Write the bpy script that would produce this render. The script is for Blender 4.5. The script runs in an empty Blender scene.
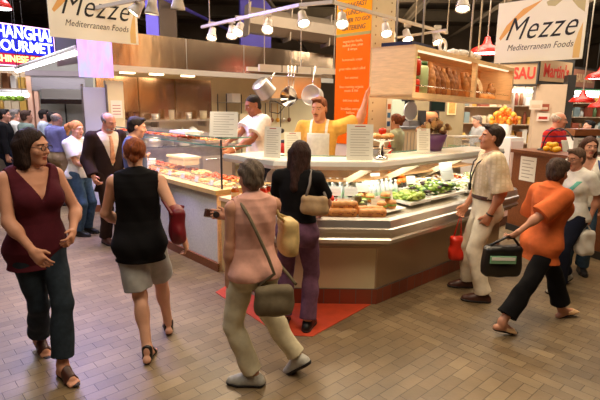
import bpy, bmesh, math, random
import numpy as np
from mathutils import Vector, Matrix
random.seed(7)
SC = bpy.context.scene
COL = SC.collection
PI = math.pi
# ---------------------------------------------------------------- materials
MATS = {}
def mat(name, col, rough=.6, metal=0., noise=0., nscale=30., bump=0., bscale=60., spec=.5, alpha=1., trans=0., emit=None, estr=0., stretch=None):
    if name in MATS: return MATS[name]
    m = bpy.data.materials.new(name); m.use_nodes = True
    nt = m.node_tree; b = nt.nodes['Principled BSDF']
    c = (col[0], col[1], col[2], 1)
    b.inputs['Base Color'].default_value = c
    b.inputs['Roughness'].default_value = rough
    b.inputs['Metallic'].default_value = metal
    b.inputs['Specular IOR Level'].default_value = spec
    b.inputs['Alpha'].default_value = alpha
    b.inputs['Transmission Weight'].default_value = trans
    if emit:
        b.inputs['Emission Color'].default_value = (emit[0], emit[1], emit[2], 1)
        b.inputs['Emission Strength'].default_value = estr
    if noise or bump:
        tc = nt.nodes.new('ShaderNodeTexCoord'); co = tc.outputs['Object']
        if stretch:
            mp = nt.nodes.new('ShaderNodeMapping'); mp.inputs['Scale'].default_value = stretch
            nt.links.new(co, mp.inputs['Vector']); co = mp.outputs['Vector']
    if noise:
        n = nt.nodes.new('ShaderNodeTexNoise'); n.inputs['Scale'].default_value = nscale; n.inputs['Detail'].default_value = 4
        nt.links.new(co, n.inputs['Vector'])
        r = nt.nodes.new('ShaderNodeValToRGB')
        r.color_ramp.elements[0].position = .3; r.color_ramp.elements[1].position = .7
        lo = [max(0, x*(1-noise)) for x in col]; hi = [min(1, x*(1+noise)) for x in col]
        r.color_ramp.elements[0].color = (*lo, 1); r.color_ramp.elements[1].color = (*hi, 1)
        nt.links.new(n.outputs['Fac'], r.inputs['Fac']); nt.links.new(r.outputs['Color'], b.inputs['Base Color'])
    if bump:
        n2 = nt.nodes.new('ShaderNodeTexNoise'); n2.inputs['Scale'].default_value = bscale; n2.inputs['Detail'].default_value = 3
        nt.links.new(co, n2.inputs['Vector'])
        bp = nt.nodes.new('ShaderNodeBump'); bp.inputs['Strength'].default_value = bump; bp.inputs['Distance'].default_value = .02
        nt.links.new(n2.outputs['Fac'], bp.inputs['Height']); nt.links.new(bp.outputs['Normal'], b.inputs['Normal'])
    MATS[name] = m
    return m
def s2l(r, g, b):
    f = lambda v: (v/255/12.92) if v/255 <= .04045 else ((v/255+.055)/1.055)**2.4
    return (f(r), f(g), f(b))
def fabric(name, rgb, rough=.9, noise=.08): return mat(name, s2l(*rgb), rough, noise=noise, nscale=25, bump=.06, bscale=60, spec=.2)
# ---------------------------------------------------------------- objects
def link(name, me, m=None, parent=None, loc=None, rz=0.):
    o = bpy.data.objects.new(name, me); COL.objects.link(o)
    if m is not None and me is not None:
        for x in (m if isinstance(m, (list, tuple)) else [m]): me.materials.append(x)
    if parent is not None: o.parent = parent
    if loc is not None: o.location = loc
    o.rotation_euler = (0, 0, rz)
    return o
def tag(o, label=None, cat=None, group=None, kind=None):
    if label: o['label'] = label
    if cat: o['category'] = cat
    if group: o['group'] = group
    if kind: o['kind'] = kind
    return o
def thing(name, label, cat, loc=(0, 0, 0), rz=0., group=None):
    o = bpy.data.objects.new(name, None); COL.objects.link(o); o.empty_display_size = .1
    o.location = loc; o.rotation_euler = (0, 0, rz)
    return tag(o, label, cat, group)
def dup(root, loc, rz=None, label=None, group=None, scale=None):
    def cp(o, par):
        c = o.copy(); COL.objects.link(c)
        if par is not None: c.parent = par
        for ch in list(o.children): cp(ch, c)
        return c
    r = cp(root, None); r.location = loc
    if rz is not None: r.rotation_euler = (0, 0, rz) if not isinstance(rz, (tuple, list)) else rz
    if label: r['label'] = label
    if group: r['group'] = group
    if scale: r.scale = (scale,)*3 if not isinstance(scale, (tuple, list)) else scale
    return r
class MB:
    """collects shapes, links them as one mesh object"""
    def __init__(s): s.bm = bmesh.new(); s.mi = 0; s.smooth = False
    def _fin(s, fs, smooth=False):
        for f in fs: f.material_index = s.mi; f.smooth = smooth
    def hexa(s, P):
        v = [s.bm.verts.new(p) for p in P]
        fs = [s.bm.faces.new([v[i] for i in q]) for q in ((3,2,1,0),(4,5,6,7),(0,1,5,4),(1,2,6,5),(2,3,7,6),(3,0,4,7))]
        s._fin(fs); return s
    def box(s, x0, x1, y0, y1, z0, z1, M=None, bev=0.):
        P = [(x0,y0,z0),(x1,y0,z0),(x1,y1,z0),(x0,y1,z0),(x0,y0,z1),(x1,y0,z1),(x1,y1,z1),(x0,y1,z1)]
        if M is not None: P = [M @ Vector(p) for p in P]
        if bev:
            b2 = bmesh.new(); v = [b2.verts.new(p) for p in P]
            for q in ((3,2,1,0),(4,5,6,7),(0,1,5,4),(1,2,6,5),(2,3,7,6),(3,0,4,7)): b2.faces.new([v[i] for i in q])
            bmesh.ops.bevel(b2, geom=b2.edges[:], offset=bev, segments=2, affect='EDGES', profile=.6)
            s.merge(b2); return s
        return s.hexa(P)
    def merge(s, b2, smooth=False):
        mp = {}
        for v in b2.verts: mp[v] = s.bm.verts.new(v.co)
        fs = []
        for f in b2.faces:
            fs.append(s.bm.faces.new([mp[v] for v in f.verts]))
        s._fin(fs, smooth); b2.free()
    def prism(s, pts, z0, z1, M=None):
        """pts: xy outline (ccw)"""
        lo = [Vector((p[0], p[1], z0)) for p in pts]; hi = [Vector((p[0], p[1], z1)) for p in pts]
        if M is not None: lo = [M @ p for p in lo]; hi = [M @ p for p in hi]
        a = [s.bm.verts.new(p) for p in lo]; b = [s.bm.verts.new(p) for p in hi]; n = len(pts)
        fs = [s.bm.faces.new(a[::-1]), s.bm.faces.new(b)]
        for i in range(n): fs.append(s.bm.faces.new([a[i], a[(i+1) % n], b[(i+1) % n], b[i]]))
        s._fin(fs); return s
    def tube(s, pts, r, n=10, caps=True, closed=False):
        pts = [Vector(p) for p in pts]; rs = r if isinstance(r, (list, tuple)) else [r]*len(pts)
        rings = []; up = None
        for i, p in enumerate(pts):
            if closed: d = (pts[(i+1) % len(pts)]-pts[i-1])
            else: d = (pts[min(i+1, len(pts)-1)]-pts[max(i-1, 0)])
            d.normalize()
            if up is None: up = d.orthogonal().normalized()
            else:
                up = up - d*up.dot(d)
                up = up.normalized() if up.length > 1e-6 else d.orthogonal().normalized()
            w = d.cross(up)
            rings.append([s.bm.verts.new(p+(up*math.cos(2*PI*k/n)+w*math.sin(2*PI*k/n))*rs[i]) for k in range(n)])
        fs = []
        for i in range(len(rings)-(0 if closed else 1)):
            A = rings[i]; B = rings[(i+1) % len(rings)]
            for k in range(n): fs.append(s.bm.faces.new([A[k], A[(k+1) % n], B[(k+1) % n], B[k]]))
        s._fin(fs, True)
        if caps and not closed: s._fin([s.bm.faces.new(rings[0][::-1]), s.bm.faces.new(rings[-1])])
        return s
    def lathe(s, prof, c=(0, 0, 0), n=20, M=None, cap=True):
        """prof: list of (r, z)"""
        rings = []
        for r, z in prof:
            ring = []
            for k in range(n):
                p = Vector((r*math.cos(2*PI*k/n), r*math.sin(2*PI*k/n), z))
                if M is not None: p = M @ p
                ring.append(s.bm.verts.new(p+Vector(c)))
            rings.append(ring)
        fs = []
        for A, B in zip(rings, rings[1:]):
            for k in range(n): fs.append(s.bm.faces.new([A[k], A[(k+1) % n], B[(k+1) % n], B[k]]))
        s._fin(fs, True)
        if cap: s._fin([s.bm.faces.new(rings[0][::-1]), s.bm.faces.new(rings[-1])])
        return s
    def ball(s, c, r, sub=2, M=None, jit=0.):
        b2 = bmesh.new(); bmesh.ops.create_icosphere(b2, subdivisions=sub, radius=1.)
        rr = r if isinstance(r, (list, tuple)) else (r, r, r)
        for v in b2.verts:
            k = 1+(random.uniform(-jit, jit) if jit else 0)
            p = Vector((v.co.x*rr[0]*k, v.co.y*rr[1]*k, v.co.z*rr[2]*k))
            if M is not None: p = M @ p
            v.co = p+Vector(c)
        s.merge(b2, True); return s
    def quad(s, a, b, c, d):
        s._fin([s.bm.faces.new([s.bm.verts.new(p) for p in (a, b, c, d)])]); return s
    def mesh(s, name):
        me = bpy.data.meshes.new(name); bmesh.ops.recalc_face_normals(s.bm, faces=s.bm.faces[:]); s.bm.to_mesh(me); s.bm.free(); return me
    def build(s, name, m, parent=None, loc=None, rz=0.): return link(name, s.mesh(name), m, parent, loc, rz)
def text_mesh(body, size, M, depth=.004, shear=0., bold=0., align='CENTER', spacing=1., xs=1., line=1.):
    cu = bpy.data.curves.new('lettering', 'FONT'); cu.body = body; cu.size = size; cu.extrude = depth; cu.shear = shear; cu.offset = bold
    cu.align_x = align; cu.align_y = 'CENTER'; cu.space_character = spacing; cu.space_line = line; cu.resolution_u = 3
    o = bpy.data.objects.new('lettering', cu); COL.objects.link(o)
    dg = bpy.context.evaluated_depsgraph_get(); dg.update()
    me = bpy.data.meshes.new_from_object(o.evaluated_get(dg))
    bpy.data.objects.remove(o); bpy.data.curves.remove(cu)
    me.transform(M @ Matrix.Diagonal((xs, 1, 1, 1)))
    me.materials.clear(); me.name = 'lettering'
    return me
def frame(o, x, z):
    """matrix with origin o, local x axis, local z axis (facing)"""
    x = Vector(x).normalized(); z = Vector(z); z = (z-x*z.dot(x)).normalized(); y = z.cross(x)
    return Matrix(((x.x, y.x, z.x, o[0]), (x.y, y.y, z.y, o[1]), (x.z, y.z, z.z, o[2]), (0, 0, 0, 1)))
# ---------------------------------------------------------------- signed-distance modelling for bodies, clothes and soft food
class SDF:
    def __init__(s, lo, hi, h):
        s.h = h; s.lo = np.array(lo, np.float32)
        n = np.ceil((np.array(hi)-np.array(lo))/h).astype(int)+1
        s.n = n; s.a = np.full(n, .5, np.float32)
        s.X = [(s.lo[i]+h*np.arange(n[i], dtype=np.float32)) for i in range(3)]
    def sub(s, lo, hi, pad):
        i0 = np.clip(np.floor((np.array(lo)-pad-s.lo)/s.h).astype(int), 0, s.n); i1 = np.clip(np.ceil((np.array(hi)+pad-s.lo)/s.h).astype(int)+1, 0, s.n)
        sl = tuple(slice(a, b) for a, b in zip(i0, i1))
        return sl, s.X[0][sl[0]][:, None, None], s.X[1][sl[1]][None, :, None], s.X[2][sl[2]][None, None, :]
    def put(s, sl, d, k, op):
        a = s.a[sl]
        if op == 'add':
            if k > 0:
                hh = np.clip(.5+.5*(a-d)/k, 0, 1); s.a[sl] = a*(1-hh)+d*hh-k*hh*(1-hh)
            else: s.a[sl] = np.minimum(a, d)
        elif op == 'cut': 
            if k > 0:
                hh = np.clip(.5-.5*(a+d)/k, 0, 1); s.a[sl] = a*(1-hh)-d*hh+k*hh*(1-hh)
            else: s.a[sl] = np.maximum(a, -d)
    def cone(s, a, b, r1, r2, k=.02, op='add', flat=None):
        """tapered capsule a->b; flat=(axis, factor) squashes the section"""
        a = np.array(a, np.float32); b = np.array(b, np.float32); R = max(r1, r2)
        sl, X, Y, Z = s.sub(np.minimum(a, b)-R, np.maximum(a, b)+R, k+2.5*s.h)
        if s.a[sl].size == 0: return s
        ab = b-a; L = float(ab@ab)+1e-9
        px, py, pz = X-a[0], Y-a[1], Z-a[2]
        t = np.clip((px*ab[0]+py*ab[1]+pz*ab[2])/L, 0, 1)
        qx, qy, qz = px-t*ab[0], py-t*ab[1], pz-t*ab[2]
        if flat is not None:
            n = np.array(flat[0], np.float32); n = n/np.linalg.norm(n); f = flat[1]
            q = qx*n[0]+qy*n[1]+qz*n[2]; g = (1/f-1)
            d = np.sqrt((qx+n[0]*q*g)**2+(qy+n[1]*q*g)**2+(qz+n[2]*q*g)**2)-(r1+(r2-r1)*t); d = d*np.where(np.abs(d) < .0, 1, f*.5+.5)
        else: d = np.sqrt(qx*qx+qy*qy+qz*qz)-(r1+(r2-r1)*t)
        s.put(sl, d, k, op); return s
    def ell(s, c, r, R=None, k=.02, op='add'):
        c = np.array(c, np.float32); r = np.array(r, np.float32); m = float(r.max())
        sl, X, Y, Z = s.sub(c-m, c+m, k+2.5*s.h)
        if s.a[sl].size == 0: return s
        px, py, pz = X-c[0], Y-c[1], Z-c[2]
        if R is not None: px, py, pz = [R[0, i]*px+R[1, i]*py+R[2, i]*pz for i in range(3)]
        k0 = np.sqrt((px/r[0])**2+(py/r[1])**2+(pz/r[2])**2); k1 = np.sqrt((px/r[0]**2)**2+(py/r[1]**2)**2+(pz/r[2]**2)**2)+1e-6
        s.put(sl, k0*(k0-1)/k1, k, op); return s
    def box(s, c, r, R=None, rnd=.01, k=0., op='add'):
        c = np.array(c, np.float32); r = np.array(r, np.float32); m = float(np.linalg.norm(r))
        ex = r if R is None else np.abs(R) @ r
        sl, X, Y, Z = s.sub(c-ex, c+ex, k+2.5*s.h)
        if s.a[sl].size == 0: return s
        px, py, pz = X-c[0], Y-c[1], Z-c[2]
        if R is not None: px, py, pz = [R[0, i]*px+R[1, i]*py+R[2, i]*pz for i in range(3)]
        qx, qy, qz = [np.abs(p)-(rr-rnd) for p, rr in zip((px, py, pz), r)]
        d = np.sqrt(np.maximum(qx, 0)**2+np.maximum(qy, 0)**2+np.maximum(qz, 0)**2)+np.minimum(np.maximum(qx, np.maximum(qy, qz)), 0)-rnd
        s.put(sl, d, k, op); return s
    def loft(s, o, R, prof, off=0., k=.03, op='add'):
        """prof rows: z, rx, ry, y-offset in the frame (o, R)"""
        P = np.array(prof, np.float32); z0, z1 = P[0, 0], P[-1, 0]
        m = float(max(P[:, 1].max(), P[:, 2].max()))+off+.02
        cs = np.array([np.array(o)+R @ np.array((0, 0, z)) for z in (z0, z1)])
        sl, X, Y, Z = s.sub(cs.min(0)-m, cs.max(0)+m, k)
        px, py, pz = X-o[0], Y-o[1], Z-o[2]
        u, v, w = [R[0, i]*px+R[1, i]*py+R[2, i]*pz for i in range(3)]
        wc = np.clip(w, z0, z1)
        rx = np.interp(wc, P[:, 0], P[:, 1]).astype(np.float32)+off; ry = np.interp(wc, P[:, 0], P[:, 2]).astype(np.float32)+off; yo = np.interp(wc, P[:, 0], P[:, 3]).astype(np.float32)
        q = v-yo
        k0 = np.sqrt((u/rx)**2+(q/ry)**2); k1 = np.sqrt((u/rx**2)**2+(q/ry**2)**2)+1e-6
        d = np.maximum(k0*(k0-1)/k1, np.maximum(z0-off*.5-w, w-z1-off*.5))
        s.put(sl, d.astype(np.float32), k, op); return s
    def plane(s, p, n):
        """keep the side the normal points away from"""
        n = np.array(n, np.float32); n = n/np.linalg.norm(n)
        d = (s.X[0]-p[0])[:, None, None]*n[0]+(s.X[1]-p[1])[None, :, None]*n[1]+(s.X[2]-p[2])[None, None, :]*n[2]
        s.a = np.maximum(s.a, d.astype(np.float32)); return s
    def wrinkle(s, amp, f=(30, 30, 22), seed=0., zmax=9., zmin=-9.):
        X = s.X[0][:, None, None]; Y = s.X[1][None, :, None]; Z = s.X[2][None, None, :]
        w = np.sin(f[0]*X+9*Z+seed+1.6*np.sin(11*Y+seed))*np.sin(f[2]*Z+7*Y+2*seed+1.3*np.sin(17*X))
        s.a = s.a+(amp*w*((Z < zmax) & (Z > zmin))).astype(np.float32); return s
    def mesh(s, name, scale=1., mats=None, paint=None):
        a = s.a; n = a.shape
        neg = a < 0
        c = np.zeros(tuple(x-1 for x in n), np.uint8)
        for i in (0, 1):
            for j in (0, 1):
                for k in (0, 1): c += neg[i:n[0]-1+i, j:n[1]-1+j, k:n[2]-1+k]
        act = (c > 0) & (c < 8)
        I = np.argwhere(act); idx = np.full(act.shape, -1, np.int32); idx[act] = np.arange(len(I))
        acc = np.zeros((len(I), 3)); cnt = np.zeros(len(I))
        val = {}
        for i in (0, 1):
            for j in (0, 1):
                for k in (0, 1): val[(i, j, k)] = a[I[:, 0]+i, I[:, 1]+j, I[:, 2]+k].astype(np.float64)
        for p in val:
            for ax in range(3):
                if p[ax] == 1: continue
                q = list(p); q[ax] = 1; q = tuple(q)
                va, vb = val[p], val[q]; m = (va < 0) != (vb < 0)
                t = np.where(m, va/np.where(m, va-vb, 1), 0)
                w = np.array(p, float)[None, :].repeat(len(I), 0); w[:, ax] = t
                acc += w*m[:, None]; cnt += m
        V = (I+acc/np.maximum(cnt, 1)[:, None])*s.h+s.lo
        F = []
        for ax in range(3):
            b, d = [(1, 2), (2, 0), (0, 1)][ax]
            sl0 = [slice(None)]*3; sl1 = [slice(None)]*3; sl0[ax] = slice(0, -1); sl1[ax] = slice(1, None)
            e0, e1 = neg[tuple(sl0)], neg[tuple(sl1)]
            E = np.argwhere(e0 != e1); sg = e0[e0 != e1]
            ok = (E[:, b] > 0) & (E[:, d] > 0) & (E[:, b] < n[b]-1) & (E[:, d] < n[d]-1)
            E = E[ok]; sg = sg[ok]
            def cell(db, dd):
                q = E.copy(); q[:, b] -= db; q[:, d] -= dd
                return idx[q[:, 0], q[:, 1], q[:, 2]]
            quad = np.stack([cell(1, 1), cell(0, 1), cell(0, 0), cell(1, 0)], 1)
            quad[~sg] = quad[~sg][:, ::-1]
            F.append(quad)
        F = np.concatenate(F); F = F[(F >= 0).all(1)]
        me = bpy.data.meshes.new(name)
        me.vertices.add(len(V)); me.vertices.foreach_set('co', (V*scale).ravel())
        me.loops.add(F.size); me.loops.foreach_set('vertex_index', F.ravel().astype(np.int32))
        me.polygons.add(len(F)); me.polygons.foreach_set('loop_start', np.arange(0, F.size, 4, dtype=np.int32)); me.polygons.foreach_set('loop_total', np.full(len(F), 4, np.int32))
        me.polygons.foreach_set('use_smooth', np.ones(len(F), bool))
        for m in (mats or []): me.materials.append(m)
        if paint is not None:
            me.polygons.foreach_set('material_index', paint(V[F].mean(1)).astype(np.int32))
        me.update(calc_edges=True); me.validate()
        return me
# ---------------------------------------------------------------- people
def rot(ax, deg):
    return np.array(Matrix.Rotation(math.radians(deg), 3, ax), np.float64)
def unit(v):
    v = np.array(v, float); return v/(np.linalg.norm(v)+1e-9)
def ik(a, c, l1, l2, pole):
    a = np.array(a, float); c = np.array(c, float); d = c-a; L = np.linalg.norm(d); mx = (l1+l2)*.999
    if L > mx: c = a+d/L*mx; d = c-a; L = mx
    x = (l1*l1-l2*l2+L*L)/(2*L); hgt = math.sqrt(max(l1*l1-x*x, 0)); u = d/L
    p = np.array(pole, float); p = unit(p-u*(p@u))
    return a+u*x+p*hgt, c
MALE = [(-.13,.130,.095,-.01),(-.05,.165,.115,-.01),(.05,.158,.112,0),(.15,.148,.108,.005),(.25,.156,.112,.005),(.35,.170,.118,0),(.42,.172,.108,-.005),(.47,.150,.088,-.01),(.505,.095,.068,-.012)]
FEM = [(-.13,.145,.100,-.015),(-.04,.178,.120,-.012),(.05,.158,.106,0),(.15,.128,.092,.004),(.25,.136,.098,.004),(.34,.150,.106,0),(.41,.150,.096,-.005),(.455,.130,.080,-.01),(.49,.085,.062,-.012)]
HEAVY = [(-.13,.150,.12,-.01),(-.05,.190,.145,.0),(.05,.190,.160,.02),(.15,.185,.160,.025),(.25,.182,.145,.015),(.35,.182,.130,0),(.42,.178,.112,-.005),(.47,.155,.09,-.01),(.505,.10,.07,-.012)]
class Skel: pass
def skeleton(sex='m', pel=(0, 0, 0), lean=(0, 0), twist=0, head=(0, 0, 0), rf=(.1, 0, 0, 0, 0), lf=(-.1, 0, 0, 0, 0), rh=None, lh=None, rpole=None, lpole=None, rthumb=None, lthumb=None, curl=(.5, .5), build=None):
    J = Skel(); J.sex = sex; m = sex == 'm'
    J.prof = build or (MALE if m else FEM)
    J.P = np.array((pel[0], pel[1], .95+pel[2]))
    J.R = rot('Z', twist) @ rot('Y', lean[1]) @ rot('X', -lean[0])
    T = lambda x, y, z: J.P+J.R @ np.array((x, y, z))
    J.T = T
    sw = .188 if m else .163; sz = .455 if m else .44
    J.sh = {1: T(sw, -.012, sz), -1: T(-sw, -.012, sz)}
    J.neck = T(0, -.015, .50 if m else .488)
    J.Rh = J.R @ rot('Z', head[0]) @ rot('Y', head[2]) @ rot('X', -head[1])
    J.nt = J.neck+J.R @ np.array((0, .012, .045))+J.Rh @ np.array((0, 0, .03))
    J.hc = J.nt+J.Rh @ np.array((0, .022, .085))
    J.hip = {1: J.P+rot('Z', twist*.5) @ np.array((.088, 0, -.04)), -1: J.P+rot('Z', twist*.5) @ np.array((-.088, 0, -.04))}
    J.foot = {}; J.knee = {}; J.ank = {}
    for sd, ft in ((1, rf), (-1, lf)):
        fx, fy, fz, yaw, p = ft
        f0 = np.array((math.sin(math.radians(yaw)), math.cos(math.radians(yaw)), 0)); p = math.radians(p)
        fw = f0*math.cos(p)-np.array((0, 0, 1))*math.sin(p); up = f0*math.sin(p)+np.array((0, 0, 1))*math.cos(p)
        a = np.array((fx, fy, fz+.085*math.cos(p)+.125*math.sin(p)))
        k, a = ik(J.hip[sd], a, .43, .425, f0*1.0+np.array((.05*sd, 0, 0.1)))
        J.knee[sd] = k; J.ank[sd] = a; J.foot[sd] = (fw, up)
    J.elb = {}; J.wri = {}; J.hand = {}
    for sd, hd, pole, th, cu in ((1, rh, rpole, rthumb, curl[0]), (-1, lh, lpole, lthumb, curl[1])):
        if hd is None: hd = (sd*(sw+.07), .05, .80)
        if pole is None: pole = (sd*.35, -1, -.3)
        e, w = ik(J.sh[sd], hd, .29 if m else .275, .255 if m else .24, pole)
        J.elb[sd] = e; J.wri[sd] = w
        d = unit(w-e); t = np.array(th if th is not None else (0, 1, .4), float); t = unit(t-d*(t@d)); n = -sd*np.cross(d, t)
        J.hand[sd] = (d, t, n, cu)
    return J
def bounds(pts, pad):
    P = np.array(pts); return P.min(0)-pad, P.max(0)+pad
def s_torso(S, J, off=0., k=.03, z0=None, z1=None, ext=None):
    pr = list(J.prof)
    if ext: pr = [ext]+[q for q in pr if q[0] > ext[0]+.05]
    S.loft(J.P, J.R, pr, off, k)
    sh = .055+off*.8
    for sd in (1, -1):
        S.cone(J.T(0, -.015, .45), J.sh[sd], .062+off*.6, (.050 if J.sex == 'm' else .043)+off*.5, .04)
        S.cone(J.T(0, -.02, .5), J.T(sd*.13, -.015, .465), .045+off*.5, .035+off*.5, .04)
    if J.sex == 'f':
        for sd in (1, -1): S.ell(J.T(sd*.072, .085, .315), (.062+off, .055+off, .062+off), J.R, .04)
    for sd in (1, -1): S.ell(J.T(sd*.075, -.065, -.05), (.085+off, .075+off, .085+off), J.R, .05)
def s_arm(S, J, sd, off=0., upto=2., cap=False, k=.03, loose=0.):
    m = 1. if J.sex == 'm' else .86
    a, e, w = J.sh[sd], J.elb[sd], J.wri[sd]
    if upto <= 1:
        b = a+(e-a)*upto; S.cone(a, b, .058*m+off, (.058+(.042-.058)*upto)*m+off+loose, k) if not cap else capcone(S, a, b, .058*m+off, (.058+(.042-.058)*upto)*m+off+loose, k)
    else:
        S.cone(a, e, .058*m+off, .041*m+off, k)
        b = e+(w-e)*min(upto-1, 1)
        if not cap:
            S.cone(e, b, .041*m+off, .027*m+off, k); S.ell(e+(w-e)*.28, (.040*m+off,)*3, None, .05)
        else: capcone(S, e, b, .043*m+off, .034*m+off+loose, k)
def capcone(S, a, b, r1, r2, k=.02):
    """tapered tube with a flat cut end at b"""
    a = np.array(a, np.float32); b = np.array(b, np.float32); R = max(r1, r2)
    sl, X, Y, Z = S.sub(np.minimum(a, b)-R, np.maximum(a, b)+R, k+2.5*S.h)
    if S.a[sl].size == 0: return
    ab = b-a; L = float(ab@ab); l = math.sqrt(L)
    px, py, pz = X-a[0], Y-a[1], Z-a[2]
    t = (px*ab[0]+py*ab[1]+pz*ab[2])/L; tc = np.clip(t, 0, 1.5)
    qx, qy, qz = px-tc*ab[0], py-tc*ab[1], pz-tc*ab[2]
    d = np.maximum(np.sqrt(qx*qx+qy*qy+qz*qz)-(r1+(r2-r1)*tc), (t-1)*l)
    S.put(sl, d.astype(np.float32), k, 'add')
def s_hand(S, J, sd):
    d, t, n, cu = J.hand[sd]; w = J.wri[sd]; m = 1. if J.sex == 'm' else .9
    Rm = np.stack([t, d, n], 1)
    S.box(w+d*.046*m, (.040*m, .048*m, .015*m), Rm, .012, .012)
    S.cone(w, w+d*.05, .026*m, .024*m, .015)
    for i, (o, ln) in enumerate(((.033, .070), (.011, .078), (-.011, .073), (-.032, .058))):
        b = w+d*.088*m+t*o*m; spread = t*o*2.2
        a1 = math.radians(12+55*cu+4*i); a2 = math.radians(25+115*cu+5*i)
        d1 = unit(d*math.cos(a1)+n*math.sin(a1)+spread); d2 = unit(d*math.cos(a2)+n*math.sin(a2)+spread)
        p1 = b+d1*ln*.55*m; p2 = p1+d2*ln*.5*m
        S.cone(b-d*.02, p1, .0095*m, .0088*m, .006); S.cone(p1, p2, .0088*m, .0075*m, .003)
    b = w+d*.022*m+t*.026*m; d1 = unit(d*.65+t*.75+n*.25); d2 = unit(d*.85+t*.25+n*(.3+.4*cu))
    p1 = b+d1*.042*m; p2 = p1+d2*.034*m
    S.cone(b, p1, .016*m, .0115*m, .012); S.cone(p1, p2, .0115*m, .009*m, .003)
def s_leg(S, J, sd, off=0., k=.03):
    m = 1.
    S.cone(J.hip[sd], J.knee[sd], .086+off, .054+off, k); S.cone(J.knee[sd], J.ank[sd], .052+off, .036+off, k)
    kd = J.knee[sd]; fw, up = J.foot[sd]
    c = kd+(J.ank[sd]-kd)*.3-unit(np.array((fw[0], fw[1], 0)))*.018
    S.ell(c, (.05+off, .05+off, .10+off), None, .04)
def s_foot(S, J, sd, off=0., k=.02):
    fw, up = J.foot[sd]; a = J.ank[sd]; sdv = np.cross(fw, up)
    hl = a-fw*.04-up*.053; bl = a+fw*.115-up*.060
    S.cone(a+up*.02, a-up*.02+fw*.01, .036+off, .036+off, k)
    S.cone(hl, bl, .031+off, .027+off, k, flat=None)
    S.cone(a-up*.01+fw*.02, bl+up*.005, .033+off, .022+off, k)
    for i in range(5):
        o = (-.026+.0135*i)*(1 if sd == 1 else 1); ln = .05-.006*abs(i-(1 if sd == 1 else 3))
        S.cone(bl+sdv*o*.9+fw*-.02-up*.003, bl+sdv*o*1.15+fw*ln-up*.012, .015+off, .011+off, .008)
def s_head(S, J):
    c, R = J.hc, J.Rh; m = J.sex == 'm'
    P = lambda x, y, z: c+R @ np.array((x, y, z))
    S.cone(J.neck-J.R @ np.array((0, 0, .03)), J.nt+R @ np.array((0, .0, .03)), .060 if m else .050, .054 if m else .045, .035)
    S.ell(P(0, -.014, .030), (.074, .094, .084), R, .02)
    S.ell(P(0, .026, -.028), (.060 if m else .056, .062, .082), R, .03)
    S.ell(P(0, .030, -.075), (.046 if m else .040, .048, .034), R, .03)
    S.cone(P(-.012, .066, -.100), P(.012, .066, -.100), .017, .017, .025)
    S.ell(P(0, .072, .030), (.048, .016, .010), R, .02)
    for s in (1, -1):
        S.ell(P(s*.033, .094, .006), (.017, .013, .011), R, .014, 'cut')
        S.ell(P(s*.032, .073, .005), (.014, .0125, .012), R, .002)
        S.ell(P(s*.040, .062, -.028), (.022, .020, .020), R, .02)
        S.ell(P(s*.073, -.008, -.004), (.009, .019, .031), R @ rot('Z', s*-18), .008)
        S.cone(P(s*.010, .092, -.030), P(s*.011, .090, -.030), .008, .008, .008)
    S.cone(P(0, .082, .016), P(0, .106, -.024), .008, .0115, .010)
    S.ell(P(0, .084, -.056), (.023, .012, .0055), R, .004); S.ell(P(0, .081, -.068), (.020, .012, .0065), R, .004)
def head_paint(J, nsk):
    def f(C):
        q = (C-J.hc) @ J.Rh; x, y, z = np.abs(q[:, 0]), q[:, 1], q[:, 2]
        r = np.zeros(len(C), int)
        inhead = (z > -.12) & (y > .05) & (x < .08) & (z < .1)
        r[inhead & (x < .022) & (z < -.051) & (z > -.074) & (y > .074)] = 1
        ed = (x-.032)**2/.0125**2+(z-.004)**2/.0062**2
        r[inhead & (ed < 1) & (y > .06)] = 2
        r[inhead & (ed < 1) & (np.abs(x-.031) < .0055) & (y > .06)] = 3
        r[inhead & (x > .013) & (x < .050) & (np.abs(z-(.027-.10*np.abs(x-.03))) < .0038) & (y > .045)] = 3
        return r
    return f
EYE = None
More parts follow.
